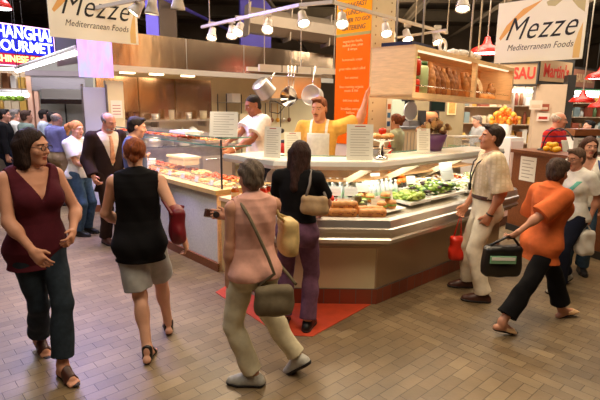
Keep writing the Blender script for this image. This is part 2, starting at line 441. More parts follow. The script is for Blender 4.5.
def hair_sdf(J, style, h, col):
    c, R = J.hc, J.Rh
    P = lambda x, y, z: c+R @ np.array((x, y, z))
    pts = [c-.16, c+.16]
    if style in ('long', 'bob'): pts += [P(0, -.1, -.40), P(.14, 0, -.2), P(-.14, 0, -.2)]
    if style == 'ponytail': pts += [P(0, -.26, -.22)]
    lo, hi = bounds(pts, .05)
    S = SDF(lo, hi, h)
    S.ell(P(0, -.017, .036), (.0835, .102, .090), R, 0)
    if style in ('short', 'grey_short', 'crop', 'curly'):
        b = {'crop': -.003, 'curly': .012}.get(style, .003)
        S.a[:] = .5; S.ell(P(0, -.018, .038), (.0785+b, .098+b, .086+b), R, 0)
        S.ell(P(0, -.040, -.012), (.070+b, .068+b, .084), R, .01)
        for q in (1, -1): S.ell(P(q*.085, -.002, -.012), (.03, .028, .036), R, .004, 'cut')
        if style != 'crop': S.ell(P(0.01, .05, .10), (.055, .035, .022), R, .02)
        cutp(S, P(0, .068, .080), R @ np.array((0, .80, -.60)), R, .0)
        S.plane(P(0, 0, -.072), R @ np.array((0, .35, -1)))
    elif style == 'fringe':
        S.plane(P(0, .0, .045), R @ np.array((0, .45, 1)))
        cutp(S, P(0, .02, .0), R @ np.array((0, 1, -.2)), R, 0)
        S.plane(P(0, 0, -.060), R @ np.array((0, .3, -1)))
    else:
        cutp(S, P(0, .074, .070), R @ np.array((0, .84, -.54)), R, 0)
        if style in ('bun', 'ponytail'): S.plane(P(0, 0, -.070), R @ np.array((0, .2, -1)))
    if style == 'bun':
        S.ell(P(0, -.125, .035), (.045, .036, .042), R, .015); S.ell(P(.012, -.13, .075), (.03, .025, .025), R, .02); S.ell(P(-.02, -.105, -.03), (.035, .028, .035), R, .02)
    if style == 'ponytail':
        S.ell(P(0, -.118, .045), (.03, .03, .03), R, .01); S.cone(P(0, -.13, .05), P(0, -.18, .0), .034, .046, .02); S.cone(P(0, -.18, .0), P(.0, -.175, -.11), .046, .018, .02)
    if style in ('bob', 'long'):
        L = -.17 if style == 'bob' else -.30
        for s in (1, -1):
            S.cone(P(s*.068, -.01, .03), P(s*.072, -.005, L*.6), .026, .036, .03); S.cone(P(s*.055, -.055, .0), P(s*.062, -.05, L), .045, .030, .03)
        S.cone(P(0, -.07, 0), P(0, -.085, L), .06, .045, .04)
        S.ell(P(0, .072, -.01), (.047, .065, .085), R, .012, 'cut')
    amp = {'curly': .006, 'crop': .0006}.get(style, .0028)
    S.wrinkle(amp, (95, 60, 40), 1.3)
    return S.mesh('hair')
def cutp(S, p, n, R, k):
    S.plane(p, n)
def tlocal(S, J):
    X = S.X[0][:, None, None]-J.P[0]; Y = S.X[1][None, :, None]-J.P[1]; Z = S.X[2][None, None, :]-J.P[2]
    R = J.R
    return [(R[0, i]*X+R[1, i]*Y+R[2, i]*Z).astype(np.float32) for i in range(3)]
def clip(S, f): S.a = np.maximum(S.a, f.astype(np.float32))
def torso_pts(J): return [J.T(x, y, z) for x in (-.26, .26) for y in (-.17, .2) for z in (-.18, .56)]+list(J.sh.values())
def arm_pts(J): return list(J.elb.values())+list(J.wri.values())
def g_top(J, h, off=.014, sleeve='short', hem=-.06, neck='crew', wr=.004, seed=0, ext=None, loose=.015, open_front=None):
    if ext is None and hem < -.03: ext = (min(hem-.05, -.19), .168 if J.sex == 'm' else .176, .118, -.01)
    pts = torso_pts(J)+(arm_pts(J) if sleeve != 'none' else [])
    if ext: pts += [J.T(0, 0, ext[0]-.03)]
    S = SDF(*bounds(pts, .08), h)
    s_torso(S, J, off, ext=ext)
    for sd in (1, -1):
        if sleeve == 'none': pass
        elif sleeve == 'cap': s_arm(S, J, sd, off, .16, True, .03, loose)
        elif sleeve == 'short': s_arm(S, J, sd, off, .72, True, .03, loose)
        elif sleeve == 'elbow': s_arm(S, J, sd, off, 1.0, True, .03, loose)
        else: s_arm(S, J, sd, off, 1.96, True, .03, loose*.5)
    S.wrinkle(wr, (28, 26, 20), seed)
    u, v, w = tlocal(S, J)
    clip(S, hem-w)
    if sleeve == 'none': clip(S, np.minimum(np.abs(u)-(.165 if J.sex == 'm' else .158)+0*w, w-.25+0*u))
    if neck == 'v': S.a = np.maximum(S.a, -np.maximum(np.maximum(np.abs(u)-(w-.30)*.52, .02-v), .30-w))
    elif neck == 'scoop': S.ell(J.T(0, .115, .50), (.085, .1, .11), J.R, 0, 'cut')
    elif neck == 'wide': S.ell(J.T(0, .05, .52), (.10, .15, .085), J.R, 0, 'cut')
    elif neck == 'crew': S.ell(J.T(0, .035, .545), (.062, .085, .058), J.R, 0, 'cut')
    if open_front:
        S.a = np.maximum(S.a, -np.maximum(np.maximum(np.abs(u)-(w-open_front)*.34, .02-v), open_front-w))
    return S.mesh('shirt')
def g_patch(J, h, off, fn, name, ext=None):
    """a piece of cloth following the torso: the shell trimmed by fn(u, v, w)"""
    pts = torso_pts(J)+([J.T(0, 0, ext[0]-.03), J.T(.2, .25, ext[0]), J.T(-.2, -.2, ext[0])] if ext else [])
    S = SDF(*bounds(pts, .07), h); s_torso(S, J, off, ext=ext)
    u, v, w = tlocal(S, J); clip(S, fn(u, v, w)); return S.mesh(name)
def g_legs(J, h, off=.014, length=1.93, flare=.02, waist=.07, wr=.005, seed=0, k=.03):
    pts = [J.T(x, y, z) for x in (-.22, .22) for y in (-.2, .2) for z in (-.2, .14)]+list(J.knee.values())+list(J.ank.values())
    S = SDF(*bounds(pts, .10), h)
    S.loft(J.P, J.R, J.prof, off, k)
    for sd in (1, -1):
        S.ell(J.T(sd*.075, -.065, -.05), (.085+off, .075+off, .085+off), J.R, .05)
        hp, kn, an = J.hip[sd], J.knee[sd], J.ank[sd]
        if length <= 1: capcone(S, hp, hp+(kn-hp)*length, .09+off, .09+off+(.062-.09)*length+flare, k)
        else:
            S.cone(hp, kn, .09+off, .058+off, k)
            e = kn+(an-kn)*(length-1)
            capcone(S, kn, e, .057+off, .046+off+flare, k)
            S.ell(kn+(an-kn)*.3-unit(np.array((*J.foot[sd][0][:2], 0)))*.012, (.05+off, .05+off, .10+off), None, .04)
    S.wrinkle(wr, (26, 24, 24), seed)
    u, v, w = tlocal(S, J); clip(S, w-waist)
    return S.mesh('trousers')
def shoe(J, sd, h, kind):
    fw, up = J.foot[sd]; a = J.ank[sd]
    lo, hi = bounds([a-fw*.10-up*.1, a+fw*.23-up*.1, a+up*.05, a-fw*.1+up*.03], .07)
    S = SDF(lo, hi, h)
    hl = a-fw*.04-up*.05; bl = a+fw*.115-up*.055
    pl = lambda S, z, sgn: S.plane(a+up*z, up*sgn)
    if kind in ('sneaker', 'shoe'):
        o = .012 if kind == 'sneaker' else .007
        S.cone(hl, bl, .034+o, .036+o, .02); S.cone(bl, bl+fw*.058-up*.004, .036+o, .025+o, .02)
        S.cone(a-up*.01, a+fw*.07-up*.03, .040+o, .030+o, .03)
        pl(S, .012, 1); pl(S, -.072, -1)
        up_ = S.mesh('shoe')
        S2 = SDF(lo, hi, h); o += .007
        S2.cone(hl, bl, .034+o, .038+o, .02); S2.cone(bl, bl+fw*.058, .038+o, .027+o, .02)
        pl(S2, -.062, 1); pl(S2, -.086, -1)
        return up_, S2.mesh('sole')
    S.cone(hl, bl, .036, .042, .02); S.cone(bl, bl+fw*.055, .042, .030, .02)
    pl(S, -.066, 1); pl(S, -.088, -1)
    sole = S.mesh('sole')
    S2 = SDF(lo, hi, h); s_foot(S2, J, sd, .007)
    X = S2.X[0][:, None, None]-a[0]; Y = S2.X[1][None, :, None]-a[1]; Z = S2.X[2][None, None, :]-a[2]
    y = fw[0]*X+fw[1]*Y+fw[2]*Z; z = up[0]*X+up[1]*Y+up[2]*Z
    if kind == 'slide': f = np.minimum(np.abs(y-.085)-.040, 9)
    elif kind == 'flat': f = np.maximum(-(y-.05), z+.035)
    else:
        S3 = SDF(lo, hi, h); S3.a = np.maximum(S2.a, np.maximum(np.maximum(np.abs(y+.02)-.012, -z-.05), -(z+.072))); f = np.abs(y-.105)-.014
        clip(S2, np.maximum(f, -(z+.072))); return [S2.mesh('strap'), S3.mesh('strap')], sole
    clip(S2, np.maximum(f, -(z+.072)))
    return S2.mesh('strap'), sole
SKIN = {}
def skin_mats(tone, hair):
    sk = mat('skin_%d_%d_%d' % tone, s2l(*tone), .55, noise=.05, nscale=20, spec=.35)
    r = lambda k: tuple(int(min(255, v*k)) for v in tone)
    lip = mat('lip_%d_%d_%d' % tone, s2l(int(tone[0]*.86), int(tone[1]*.62), int(tone[2]*.62)), .45)
    ew = mat('eye_white', s2l(188, 172, 160), .35)
    dk = mat('brow_%d_%d_%d' % hair, s2l(*[int(v*.7) for v in hair]), .6)
    return [sk, lip, ew, dk]
PEOPLE = {}
def person(label, loc, face, H=1.7, sex='m', tone=(214, 160, 128), hair=('short', (60, 40, 28)), h=.007, clothes=(), floor=0., group=None, beard=None, cat='person', bare=True, **pose):
    s = H/1.755
    for q in ('rh', 'lh'):
        if isinstance(pose.get(q), Vector):
            v = Matrix.Rotation(-math.radians(face-90), 3, 'Z') @ (pose[q]-Vector((loc[0], loc[1], floor))); pose[q] = tuple(v/s)
    for q in ('rf', 'lf'):
        if isinstance(pose.get(q), tuple) and isinstance(pose[q][0], Vector):
            v = Matrix.Rotation(-math.radians(face-90), 3, 'Z') @ (pose[q][0]-Vector((loc[0], loc[1], 0))); pose[q] = (v.x/s, v.y/s)+tuple(pose[q][1:])
    J = skeleton(sex, **pose)
    J.s = s
    pts = [J.hc+.14, J.hc-.14]+torso_pts(J)+arm_pts(J)+[J.wri[q]+J.hand[q][0]*.2 for q in (1, -1)]+list(J.knee.values())+list(J.ank.values())+[J.ank[q]+J.foot[q][0]*.2-J.foot[q][1]*.09 for q in (1, -1)]
    S = SDF(*bounds(pts, .08), h)
    s_torso(S, J)
    for sd in (1, -1): s_arm(S, J, sd); s_hand(S, J, sd); s_leg(S, J, sd); s_foot(S, J, sd)
    s_head(S, J)
    me = S.mesh('person', s, skin_mats(tone, hair[1]), head_paint(J, 1))
    rz = math.radians(face-90)
    o = link('person', me, None, None, (loc[0], loc[1], floor), rz)
    tag(o, label, cat, group)
    def child(mesh, name, m, par=None):
        mesh.transform(Matrix.Scale(s, 4)); mesh.name = name
        return link(name, mesh, m, par or o)
    if hair[0]:
        hm = mat('hair_%d_%d_%d' % hair[1], s2l(*hair[1]), .7, noise=.45, nscale=70, bump=.5, bscale=110, spec=.25, stretch=(1, 1, .3))
        child(hair_sdf(J, hair[0], min(h, .006), hair[1]), 'hair', hm)
    if beard:
        S = SDF(*bounds([J.hc-.13, J.hc+.13], .02), min(h, .006)); c, R = J.hc, J.Rh; P = lambda x, y, z: c+R @ np.array((x, y, z))
        if beard[0] == 'moustache':
            for q in (1, -1): S.cone(P(0, .096, -.043), P(q*.026, .088, -.052), .008, .005, .004)
        else:
            S.ell(P(0, .034, -.068), (.056, .058, .050), R, 0); S.ell(P(0, .09, -.043), (.03, .012, .007), R, .005)
            S.ell(P(0, .088, -.060), (.022, .03, .008), R, 0, 'cut'); S.plane(P(0, .02, 0), R @ np.array((0, -1, .0))); S.plane(P(0, 0, -.036), R @ np.array((0, -.15, 1)))
        S.wrinkle(.002, (95, 60, 60), 2)
        child(S.mesh('beard'), beard[0] if beard[0] == 'moustache' else 'beard', mat('hair_%d_%d_%d' % beard[1], s2l(*beard[1]), .7, noise=.3, nscale=60))
    for c in clothes:
        k = c[0]; kw = dict(c[2]) if len(c) > 2 else {}
        m = c[1]; nm = kw.pop('name', k)
        if k in ('shirt', 'jacket', 'top', 't_shirt'):
            child(g_top(J, h, **kw), nm, m)
        elif k in ('trousers', 'jeans', 'shorts'):
            child(g_legs(J, h, **kw), nm, m)
        elif k == 'patch': child(g_patch(J, h, kw.pop('off'), kw.pop('fn'), nm, **kw), nm, m)
        elif k in ('sneaker', 'shoe', 'sandal', 'slide', 'flat'):
            for sd in (1, -1):
                a, b = shoe(J, sd, min(h, .006), k)
                sh = child(a if k in ('sneaker', 'shoe') else b, 'shoe' if k in ('sneaker', 'shoe') else 'sandal', m[0] if k in ('sneaker', 'shoe') else m[1])
                for a_ in ([b] if k in ('sneaker', 'shoe') else a if isinstance(a, list) else [a]): child(a_, 'sole' if k in ('sneaker', 'shoe') else 'strap', m[1] if k in ('sneaker', 'shoe') else m[0], sh)
        elif k == 'glasses':
            b = MB(); R = J.Rh; P = lambda x, y, z: J.hc+R @ np.array((x, y, z))
            for q in (1, -1):
                b.tube([P(q*.033+.022*math.cos(t), .100, .004+.016*math.sin(t)) for t in np.linspace(0, 2*PI, 14)[:-1]], .0022, 6, closed=True)
                b.tube([P(q*.055, .098, .008), P(q*.078, .07, .010), P(q*.080, -.01, .006)], .0022, 6)
            b.tube([P(-.011, .101, .007), P(.011, .101, .007)], .002, 6)
            child(b.mesh('glasses'), 'glasses', m)
        elif k == 'watch':
            b = MB(); sd = kw['side']; w = J.wri[sd]; d = J.hand[sd][0]; t = J.hand[sd][1]; n = J.hand[sd][2]
            q = w-d*.015; b.tube([q+(t*math.cos(a)+n*math.sin(a))*.031 for a in np.linspace(0, 2*PI, 16)[:-1]], .007, 6, closed=True)
            child(b.mesh('watch'), 'wristwatch', m)
        elif k == 'lanyard':
            b = MB(); pts = []
            path = [(-.085, -.07, .515), (-.10, .04, .505), (-.085, .135, .42), (-.04, .165, .30), (0, .168, .20), (.04, .165, .30), (.085, .135, .42), (.10, .04, .505), (.085, -.07, .515), (0, -.12, .525)]
            b.tube([J.T(*q) for q in path], .007, 6, closed=True); b.box(-.03, .03, -.012, .012, -.07, 0, Matrix.Translation(Vector(J.T(0, .172, .22))), .004)
            child(b.mesh('lanyard'), 'lanyard', m)
    W = Matrix.Translation((loc[0], loc[1], floor)) @ Matrix.Rotation(rz, 4, 'Z') @ Matrix.Scale(s, 4)
    J.W = lambda p: W @ Vector([float(q) for q in p])
    return o, J
# ---------------------------------------------------------------- camera: eye height 1.9 m, pitched 11 deg down
FOC = 480.; PITCH = math.atan(.2); ROLL = .013
cF = Vector((0, math.cos(PITCH), -math.sin(PITCH))); cR0 = Vector((1, 0, 0)); cU0 = Vector((0, math.sin(PITCH), math.cos(PITCH)))
cR = cR0*math.cos(ROLL)+cU0*math.sin(ROLL); cU = cU0*math.cos(ROLL)-cR0*math.sin(ROLL)
EYE_P = Vector((0, 0, 1.9))
cam = bpy.data.objects.new('camera', bpy.data.cameras.new('camera')); COL.objects.link(cam); SC.camera = cam
cam.matrix_world = Matrix(((cR.x, cU.x, -cF.x, 0), (cR.y, cU.y, -cF.y, 0), (cR.z, cU.z, -cF.z, 1.9), (0, 0, 0, 1)))
cam.data.sensor_width = 36; cam.data.lens = FOC/600*36; cam.data.clip_start = .05; cam.data.clip_end = 100
def at(px, py, Y):
    d = cF+cR*((px-300)/FOC)+cU*((200-py)/FOC); return EYE_P+d*(Y/d.y)
def az(px, py, z):
    d = cF+cR*((px-300)/FOC)+cU*((200-py)/FOC); return EYE_P+d*((z-1.9)/d.z)
E1 = Vector((.737, .676, 0)); E2 = Vector((-.676, .737, 0)); UP = Vector((0, 0, 1)); A1 = math.atan2(.676, .737)
def FR(o, ang): return Matrix.Translation(Vector(o)) @ Matrix.Rotation(ang, 4, 'Z')
# ---------------------------------------------------------------- shared materials
def steel_mat(name, col, rough, stretch):
    m = mat(name, col, rough, 1., bump=.12, bscale=6, stretch=stretch); return m
M_STEEL = mat('brushed_steel', (.76, .71, .64), .32, .9, bump=.05, bscale=40, stretch=(1, 1, 12))
M_HOOD = mat('hood_steel', (.74, .53, .36), .19, 1., bump=1.0, bscale=1.8, stretch=(1, 1, .35))
M_STEELD = mat('dull_steel', (.40, .37, .34), .38, 1., noise=.15, nscale=8)
M_CHROME = mat('chrome', (.8, .78, .75), .12, 1.)
M_CREAM = mat('cream_paint', s2l(214, 196, 160), .55, noise=.04, nscale=6)
M_WALLW = mat('wall_cream', s2l(225, 210, 170), .6, noise=.05, nscale=3)
M_WHITE = mat('white_enamel', s2l(235, 232, 225), .4)
M_PAPER = mat('paper_card', s2l(240, 236, 222), .7)
M_WOOD = mat('maple_wood', s2l(244, 204, 152), .4, noise=.10, nscale=4, stretch=(2, 2, 14))
M_WOODD = mat('brown_wood', s2l(124, 72, 38), .45, noise=.2, nscale=5, stretch=(2, 10, 10))
M_TRIM = mat('tan_wood_trim', s2l(196, 164, 100), .4, noise=.12, nscale=6, stretch=(9, 2, 2))
M_DARK = mat('dark_metal', (.025, .022, .02), .5)
M_BLACK = mat('black_plastic', (.012, .012, .013), .4)
M_GLASS = mat('clear_glass', (.93, 1, .96), .02, 0, alpha=.06, spec=.5)
M_GLEDGE = mat('green_glass_edge', (.10, .28, .20), .15, alpha=.75)
M_RED = mat('red_enamel', s2l(190, 32, 22), .3)
M_RAIL = mat('white_track', s2l(205, 195, 180), .4)
M_BULB = mat('lamp_glow', (1, .95, .85), .4, emit=(1, .86, .62), estr=26)
M_TUBE = mat('tube_glow', (1, 1, 1), .4, emit=(.92, .97, 1), estr=9)
M_CEIL = mat('ceiling_dark', s2l(112, 96, 80), .9, noise=.25, nscale=1.2)
M_BEAM = mat('beam_dark', s2l(104, 90, 72), .8, noise=.2, nscale=2)
M_DUCT = mat('duct_zinc', s2l(126, 112, 96), .5, .4, noise=.1, nscale=2)
M_BLUELIT = mat('blue_paint', s2l(96, 84, 190), .6, noise=.08, nscale=2)  # blue light falling on the pillars, put into their colour
M_INK = mat('black_ink', (.012, .010, .008), .6)
M_INKR = mat('red_ink', s2l(178, 44, 30), .6)
M_INKG = mat('grey_ink', s2l(176, 166, 150), .7)
def struct(b, name, m, **k): return tag(b.build(name, m, **k), kind='structure')
# ---------------------------------------------------------------- floor: brick pavers
def floor_mat():
    m = bpy.data.materials.new('brick_pavers'); m.use_nodes = True; nt = m.node_tree; L = nt.links.new; N = nt.nodes.new; b = nt.nodes['Principled BSDF']
    tc = N('ShaderNodeTexCoord')
    outs = []
    for ang in (A1, A1+PI/2):
        mp = N('ShaderNodeMapping'); mp.inputs['Rotation'].default_value = (0, 0, -ang); mp.vector_type = 'POINT'; L(tc.outputs['Object'], mp.inputs['Vector'])
        br = N('ShaderNodeTexBrick'); br.inputs['Scale'].default_value = 1.; br.inputs['Brick Width'].default_value = .196; br.inputs['Row Height'].default_value = .098
        br.inputs['Mortar Size'].default_value = .0028; br.inputs['Mortar Smooth'].default_value = .4; br.inputs['Bias'].default_value = 0.
        br.inputs['Color1'].default_value = (*s2l(140, 120, 91), 1); br.inputs['Color2'].default_value = (*s2l(118, 98, 72), 1); br.inputs['Mortar'].default_value = (*s2l(76, 61, 46), 1)
        L(mp.outputs['Vector'], br.inputs['Vector']); outs.append(br)
    # the laying direction turns a quarter from one side of the aisle to the other
    sx = N('ShaderNodeSeparateXYZ'); L(tc.outputs['Object'], sx.inputs['Vector'])
    e1 = N('ShaderNodeVectorMath'); e1.operation = 'DOT_PRODUCT'; e1.inputs[1].default_value = (.737, .676, 0); L(tc.outputs['Object'], e1.inputs[0])
    gt = N('ShaderNodeMath'); gt.operation = 'GREATER_THAN'; gt.inputs[1].default_value = 3.225; L(e1.outputs['Value'], gt.inputs[0])
    mx = N('ShaderNodeMix'); mx.data_type = 'RGBA'; L(gt.outputs[0], mx.inputs['Factor']); L(outs[0].outputs['Color'], mx.inputs[6]); L(outs[1].outputs['Color'], mx.inputs[7])
    mf = N('ShaderNodeMix'); mf.data_type = 'FLOAT'; L(gt.outputs[0], mf.inputs['Factor']); L(outs[0].outputs['Fac'], mf.inputs[2]); L(outs[1].outputs['Fac'], mf.inputs[3])
    n = N('ShaderNodeTexNoise'); n.inputs['Scale'].default_value = 2.2; n.inputs['Detail'].default_value = 6; L(tc.outputs['Object'], n.inputs['Vector'])
    r = N('ShaderNodeValToRGB'); r.color_ramp.elements[0].position = .32; r.color_ramp.elements[1].position = .72
    r.color_ramp.elements[0].color = (.72, .72, .72, 1); r.color_ramp.elements[1].color = (1.12, 1.1, 1.05, 1); L(n.outputs['Fac'], r.inputs['Fac'])
    mm = N('ShaderNodeMix'); mm.data_type = 'RGBA'; mm.blend_type = 'MULTIPLY'; mm.inputs['Factor'].default_value = 1; L(mx.outputs[2], mm.inputs[6]); L(r.outputs['Color'], mm.inputs[7])
    L(mm.outputs[2], b.inputs['Base Color'])
    n2 = N('ShaderNodeTexNoise'); n2.inputs['Scale'].default_value = 45; n2.inputs['Detail'].default_value = 3; L(tc.outputs['Object'], n2.inputs['Vector'])
    ms = N('ShaderNodeMath'); ms.operation = 'MULTIPLY_ADD'; ms.inputs[1].default_value = -1.; L(mf.outputs[0], ms.inputs[0]); 
    m3 = N('ShaderNodeMath'); m3.operation = 'MULTIPLY'; m3.inputs[1].default_value = .25; L(n2.outputs['Fac'], m3.inputs[0]); L(m3.outputs[0], ms.inputs[2])
    bp = N('ShaderNodeBump'); bp.inputs['Strength'].default_value = .5; bp.inputs['Distance'].default_value = .006; L(ms.outputs[0], bp.inputs['Height']); L(bp.outputs['Normal'], b.inputs['Normal'])
    b.inputs['Roughness'].default_value = .42; b.inputs['Specular IOR Level'].default_value = .5
    return m
struct(MB().box(-16, 16, -6, 24, -.1, 0), 'floor', floor_mat())
struct(MB().box(-16, 16, -6, 24, 5.6, 5.8), 'ceiling', M_CEIL)
M_HALL = mat('hall_wall', s2l(112, 94, 76), .9, noise=.2, nscale=1.)
struct(MB().box(-16, 16, 23.8, 24, 0, 5.6), 'wall_back', M_HALL); struct(MB().box(-16, -15.8, -6, 24, 0, 5.6), 'wall_left', M_HALL)
struct(MB().box(15.8, 16, -6, 24, 0, 5.6), 'wall_right', M_HALL); struct(MB().box(-16, 16, -6, -5.8, 0, 5.6), 'wall_front', M_HALL)
# raised floor inside the stall
b = MB(); q = [(-.55, 5.75), (-.1, 5.1), (.62, 5.1), (2.95, 7.25), (4.6, 8.8), (1.2, 12.2), (-3.25, 8.35)]
b.prism(q, 0, .15); struct(b, 'floor_kitchen', mat('kitchen_floor', s2l(110, 70, 52), .6, noise=.1, nscale=5))
# red painted strip of floor before the counter
b = MB(); b.prism([(.70, 4.37), (.12, 3.70), (-.16, 3.72), (-.85, 4.62), (-.75, 4.85), (-.28, 4.37)], .0, .006)
tag(b.build('floor_mat', mat('red_mat', s2l(196, 70, 40), .5, noise=.12, nscale=9)), 'orange-red rubber mat on the brick floor before the front counter', 'mat')
# girders, pipes and ducts under the ceiling
def beam(p, q, w, h, name='beam', m=None):
    p = Vector(p); q = Vector(q); d = (q-p); L = d.length; M = frame(p, d, UP)
    b = MB(); b.box(0, L, -w, w, -h, -h+.03, M); b.box(0, L, -w, w, h-.03, h, M); b.box(0, L, -.015, .015, -h, h, M)
    return struct(b, name, m or M_BEAM)
for i, y in enumerate((7.5, 11, 14.5, 18)):
    beam((-15.8, y, 5.2-.0*i), (15.8, y+1.5, 5.2), .14, .2, 'beam_%d' % (i+1))
for i, x in enumerate((-7, -2.2, 2.8, 7.5, 12)):
    beam((x, 4, 4.85), (x+1.2, 23.7, 4.85), .09, .13, 'beam_%d' % (i+5))
def pipe(name, label, pts, r, m, group=None):
    b = MB(); b.tube(pts, r, 10); return tag(b.build(name, m), label, 'pipe', group)
pipe('ceiling_pipe', 'thin pale pipe crossing high over the kitchen hood under the ceiling', [(-4.5, 9.2, 4.45), (6, 11, 4.45)], .04, M_DUCT)
pipe('ceiling_pipe', 'dark sprinkler pipe running lengthways high above the column', [(.4, 6, 4.4), (1.6, 20, 4.4)], .035, M_DARK)
pipe('ceiling_pipe', 'reddish brown pipe high up beyond the right hanging banner', [(2.5, 12, 4.4), (12, 9.6, 4.4)], .05, M_WOODD)
for i in range(9):
    y = 6.2+i*1.9; beam((-15.8, y, 5.45), (15.8, y, 5.45), .05, .08, 'beam_%d' % (i+10), M_HALL)
for i, (x, y0, c_) in enumerate(((-5.4, 6, 'far left beyond the neon sign'), (-1.1, 9, 'over the steel hood'), (4.4, 8, 'right of the right hanging sign'), (6.3, 9, 'far right over the grocery shelves'))):
    pipe('cable_tray', 'grey cable tray under the ceiling, %s' % c_, [(x, y0, 4.3), (x+1.3, 23, 4.3)], .05, M_DUCT if i % 2 else M_BEAM)
for i, (x0, y0, x1, y1, z, r_, m_) in enumerate(((-6, 7.2, 8, 8.4, 4.15, .03, M_DUCT), (-6, 12.5, 9, 10.5, 4.68, .06, M_BEAM), (1.8, 8.2, 10, 7.2, 4.25, .035, M_DUCT), (2.6, 7.0, 8.5, 15, 4.0, .05, M_DUCT), (-3.5, 8, -1.5, 20, 4.1, .04, M_BLUELIT), (3.4, 7.4, 12, 12, 3.85, .03, M_BEAM))):
    pipe('conduit', ['pale conduit crossing level above the hood', 'broad dark pipe far behind the air duct', 'pale conduit passing behind the right hanging sign', 'zinc pipe running away above the bread case', 'blue-painted pipe running away left of the hood', 'dark slanting conduit low at the right'][i], [(x0, y0, z), (x1, y1, z)], r_, m_)
b = MB(); o = at(249, 28, 12.2)  # octagonal duct
D = E1; M = frame(at(247, 20, 10.6), (1, .35, -.08), UP)
b.prism([(-.27*math.cos(a), .34*math.sin(a)) for a in np.linspace(PI/8, 2*PI+PI/8, 9)[:-1]], 0, 3.4, M @ Matrix.Rotation(PI/2, 4, 'Y'))
for x in (.0, .9, 1.8, 2.7): b.box(x-.012, x+.012, -.255, .255, -.325, .325, M)
tag(b.build('air_duct', M_DUCT), 'large pale octagonal air duct running above the kitchen hood', 'air duct')
b = MB(); b.box(-.4, .4, 0, .5, 0, 5.6, FR(at(256, 40, 13.2).to_2d().to_3d(), .2)); struct(b, 'pillar_1', M_BLUELIT)
b = MB(); b.box(-.13, .13, 0, .3, 0, 5.6, FR(at(153, 40, 10.9).to_2d().to_3d(), .2)); struct(b, 'pillar_2', M_BLUELIT)
b = MB(); b.box(-.2, .2, 0, .3, 0, 5.6, FR(at(168, 30, 11.6).to_2d().to_3d(), .2)); struct(b, 'pillar_3', M_HALL)
# ---------------------------------------------------------------- column with the orange banner
CB = Vector((.91, 6.6, 0))
b = MB(); b.box(0, .50, 0, .62, 0, 5.6, FR(CB, A1), .012); struct(b, 'column', M_CREAM)
t = thing('hanging_banner', 'tall orange and yellow menu banner fixed to the cream column', 'banner')
Mb = frame(Vector(CB)+E2*.62-E1*.012, -E2, -E1)   # x from left to right along the column face, z towards the aisle
M_OR = mat('banner_orange', s2l(236, 104, 0), .7, noise=.06, nscale=3, spec=.1); M_YE = mat('banner_yellow', s2l(240, 150, 10), .7, noise=.05, nscale=3, spec=.1); M_GRN = mat('banner_green', s2l(150, 140, 50), .6)
def bpart(name, m, x0, x1, z0, z1, y=.004):
    bb = MB(); bb.box(x0, x1, z0, z1, 0, y, Mb); return bb.build(name, m, t)
zt = at(350, 34, 6.8).z
bpart('lower_field', M_OR, 0, .62, 1.35, zt-.02); bpart('upper_field', M_YE, 0, .62, zt+.02, 4.1); bpart('stripe', M_GRN, 0, .62, zt-.02, zt+.02, .005)
M_LT = mat('banner_letter', s2l(255, 186, 100), .6); M_DKT = mat('banner_dark_letter', s2l(96, 64, 14), .6)
def btext(body, z, size, m, shear=.25):
    me = text_mesh(body, size, Mb @ Matrix.Translation((.31, z, .006)), .002, shear); link('lettering', me, m, t)
for k, w in enumerate(('BREAKFAST', 'LUNCH', 'DINNER TO GO!', 'CATERING')): btext(w, zt+.085+.098*(3-k), .088 if k != 2 else .076, M_DKT)
for k, w in enumerate(('vegetarian foods,\nstuffed pitas, pitas\n& wraps', 'homemade soups', 'great value salad called', 'hot entrees', 'free-roaming organic\nmeats & fish', 'delicious sides', 'breakfast entrees\nbaklava')):
    btext(w, zt-(.14, .33, .45, .57, .72, .88, 1.02)[k], .052, M_LT, 0)
b = MB()
for k in range(26):
    z = 1.6+k*.11
    for x in (.08, .40): b.lathe([(.012, 0), (.012, .004)], n=8, M=FR(CB, A1) @ Matrix.Translation((x, -.002, z)) @ Matrix.Rotation(PI/2, 4, 'X'))
struct(b, 'trim_1', mat('hole_tan', s2l(150, 120, 84), .7))
# poster strip on the column's aisle side
t2 = thing('poster', 'small white poster strip with coloured squares on the column', 'poster', (0, 0, 0))
Mp = FR(CB, A1) @ Matrix.Translation((.44, -.006, 0)) @ Matrix.Rotation(PI/2, 4, 'X')
MB().box(-.055, .055, 1.55, 2.0, 0, .003, Mp).build('sheet', M_PAPER, t2)
for z, c in ((1.88, (190, 90, 30)), (1.76, (60, 120, 170)), (1.64, (40, 90, 150))): MB().box(-.035, .035, z-.035, z+.035, .003, .004, Mp).build('picture', mat('poster_%d' % c[0], s2l(*c), .6), t2)
# ---------------------------------------------------------------- sweeping a section along the counter's bend
def sweep(path, prof, m, name, parent, closed=True, mat_i=None):
    """path: aisle-side polyline (x, y), left to right; prof: (d outwards, z)"""
    P = [Vector((p[0], p[1], 0)) for p in path]; n = len(P); nn = []
    for i in range(n):
        ds = []
        if i > 0: ds.append((P[i]-P[i-1]).normalized())
        if i < n-1: ds.append((P[i+1]-P[i]).normalized())
        ns = [Vector((d.y, -d.x, 0)) for d in ds]
        v = sum(ns, Vector())/len(ns); nn.append(v/v.length_squared)
    b = MB(); rings = [[b.bm.verts.new(P[i]+nn[i]*d+UP*z) for d, z in prof] for i in range(n)]
    k = len(prof); fs = []
    for i in range(n-1):
        for j in range(k if closed else k-1): fs.append(b.bm.faces.new([rings[i][j], rings[i+1][j], rings[i+1][(j+1) % k], rings[i][(j+1) % k]]))
    if closed: fs += [b.bm.faces.new(rings[0][::-1]), b.bm.faces.new(rings[-1])]
    b._fin(fs); return b.build(name, m, parent)
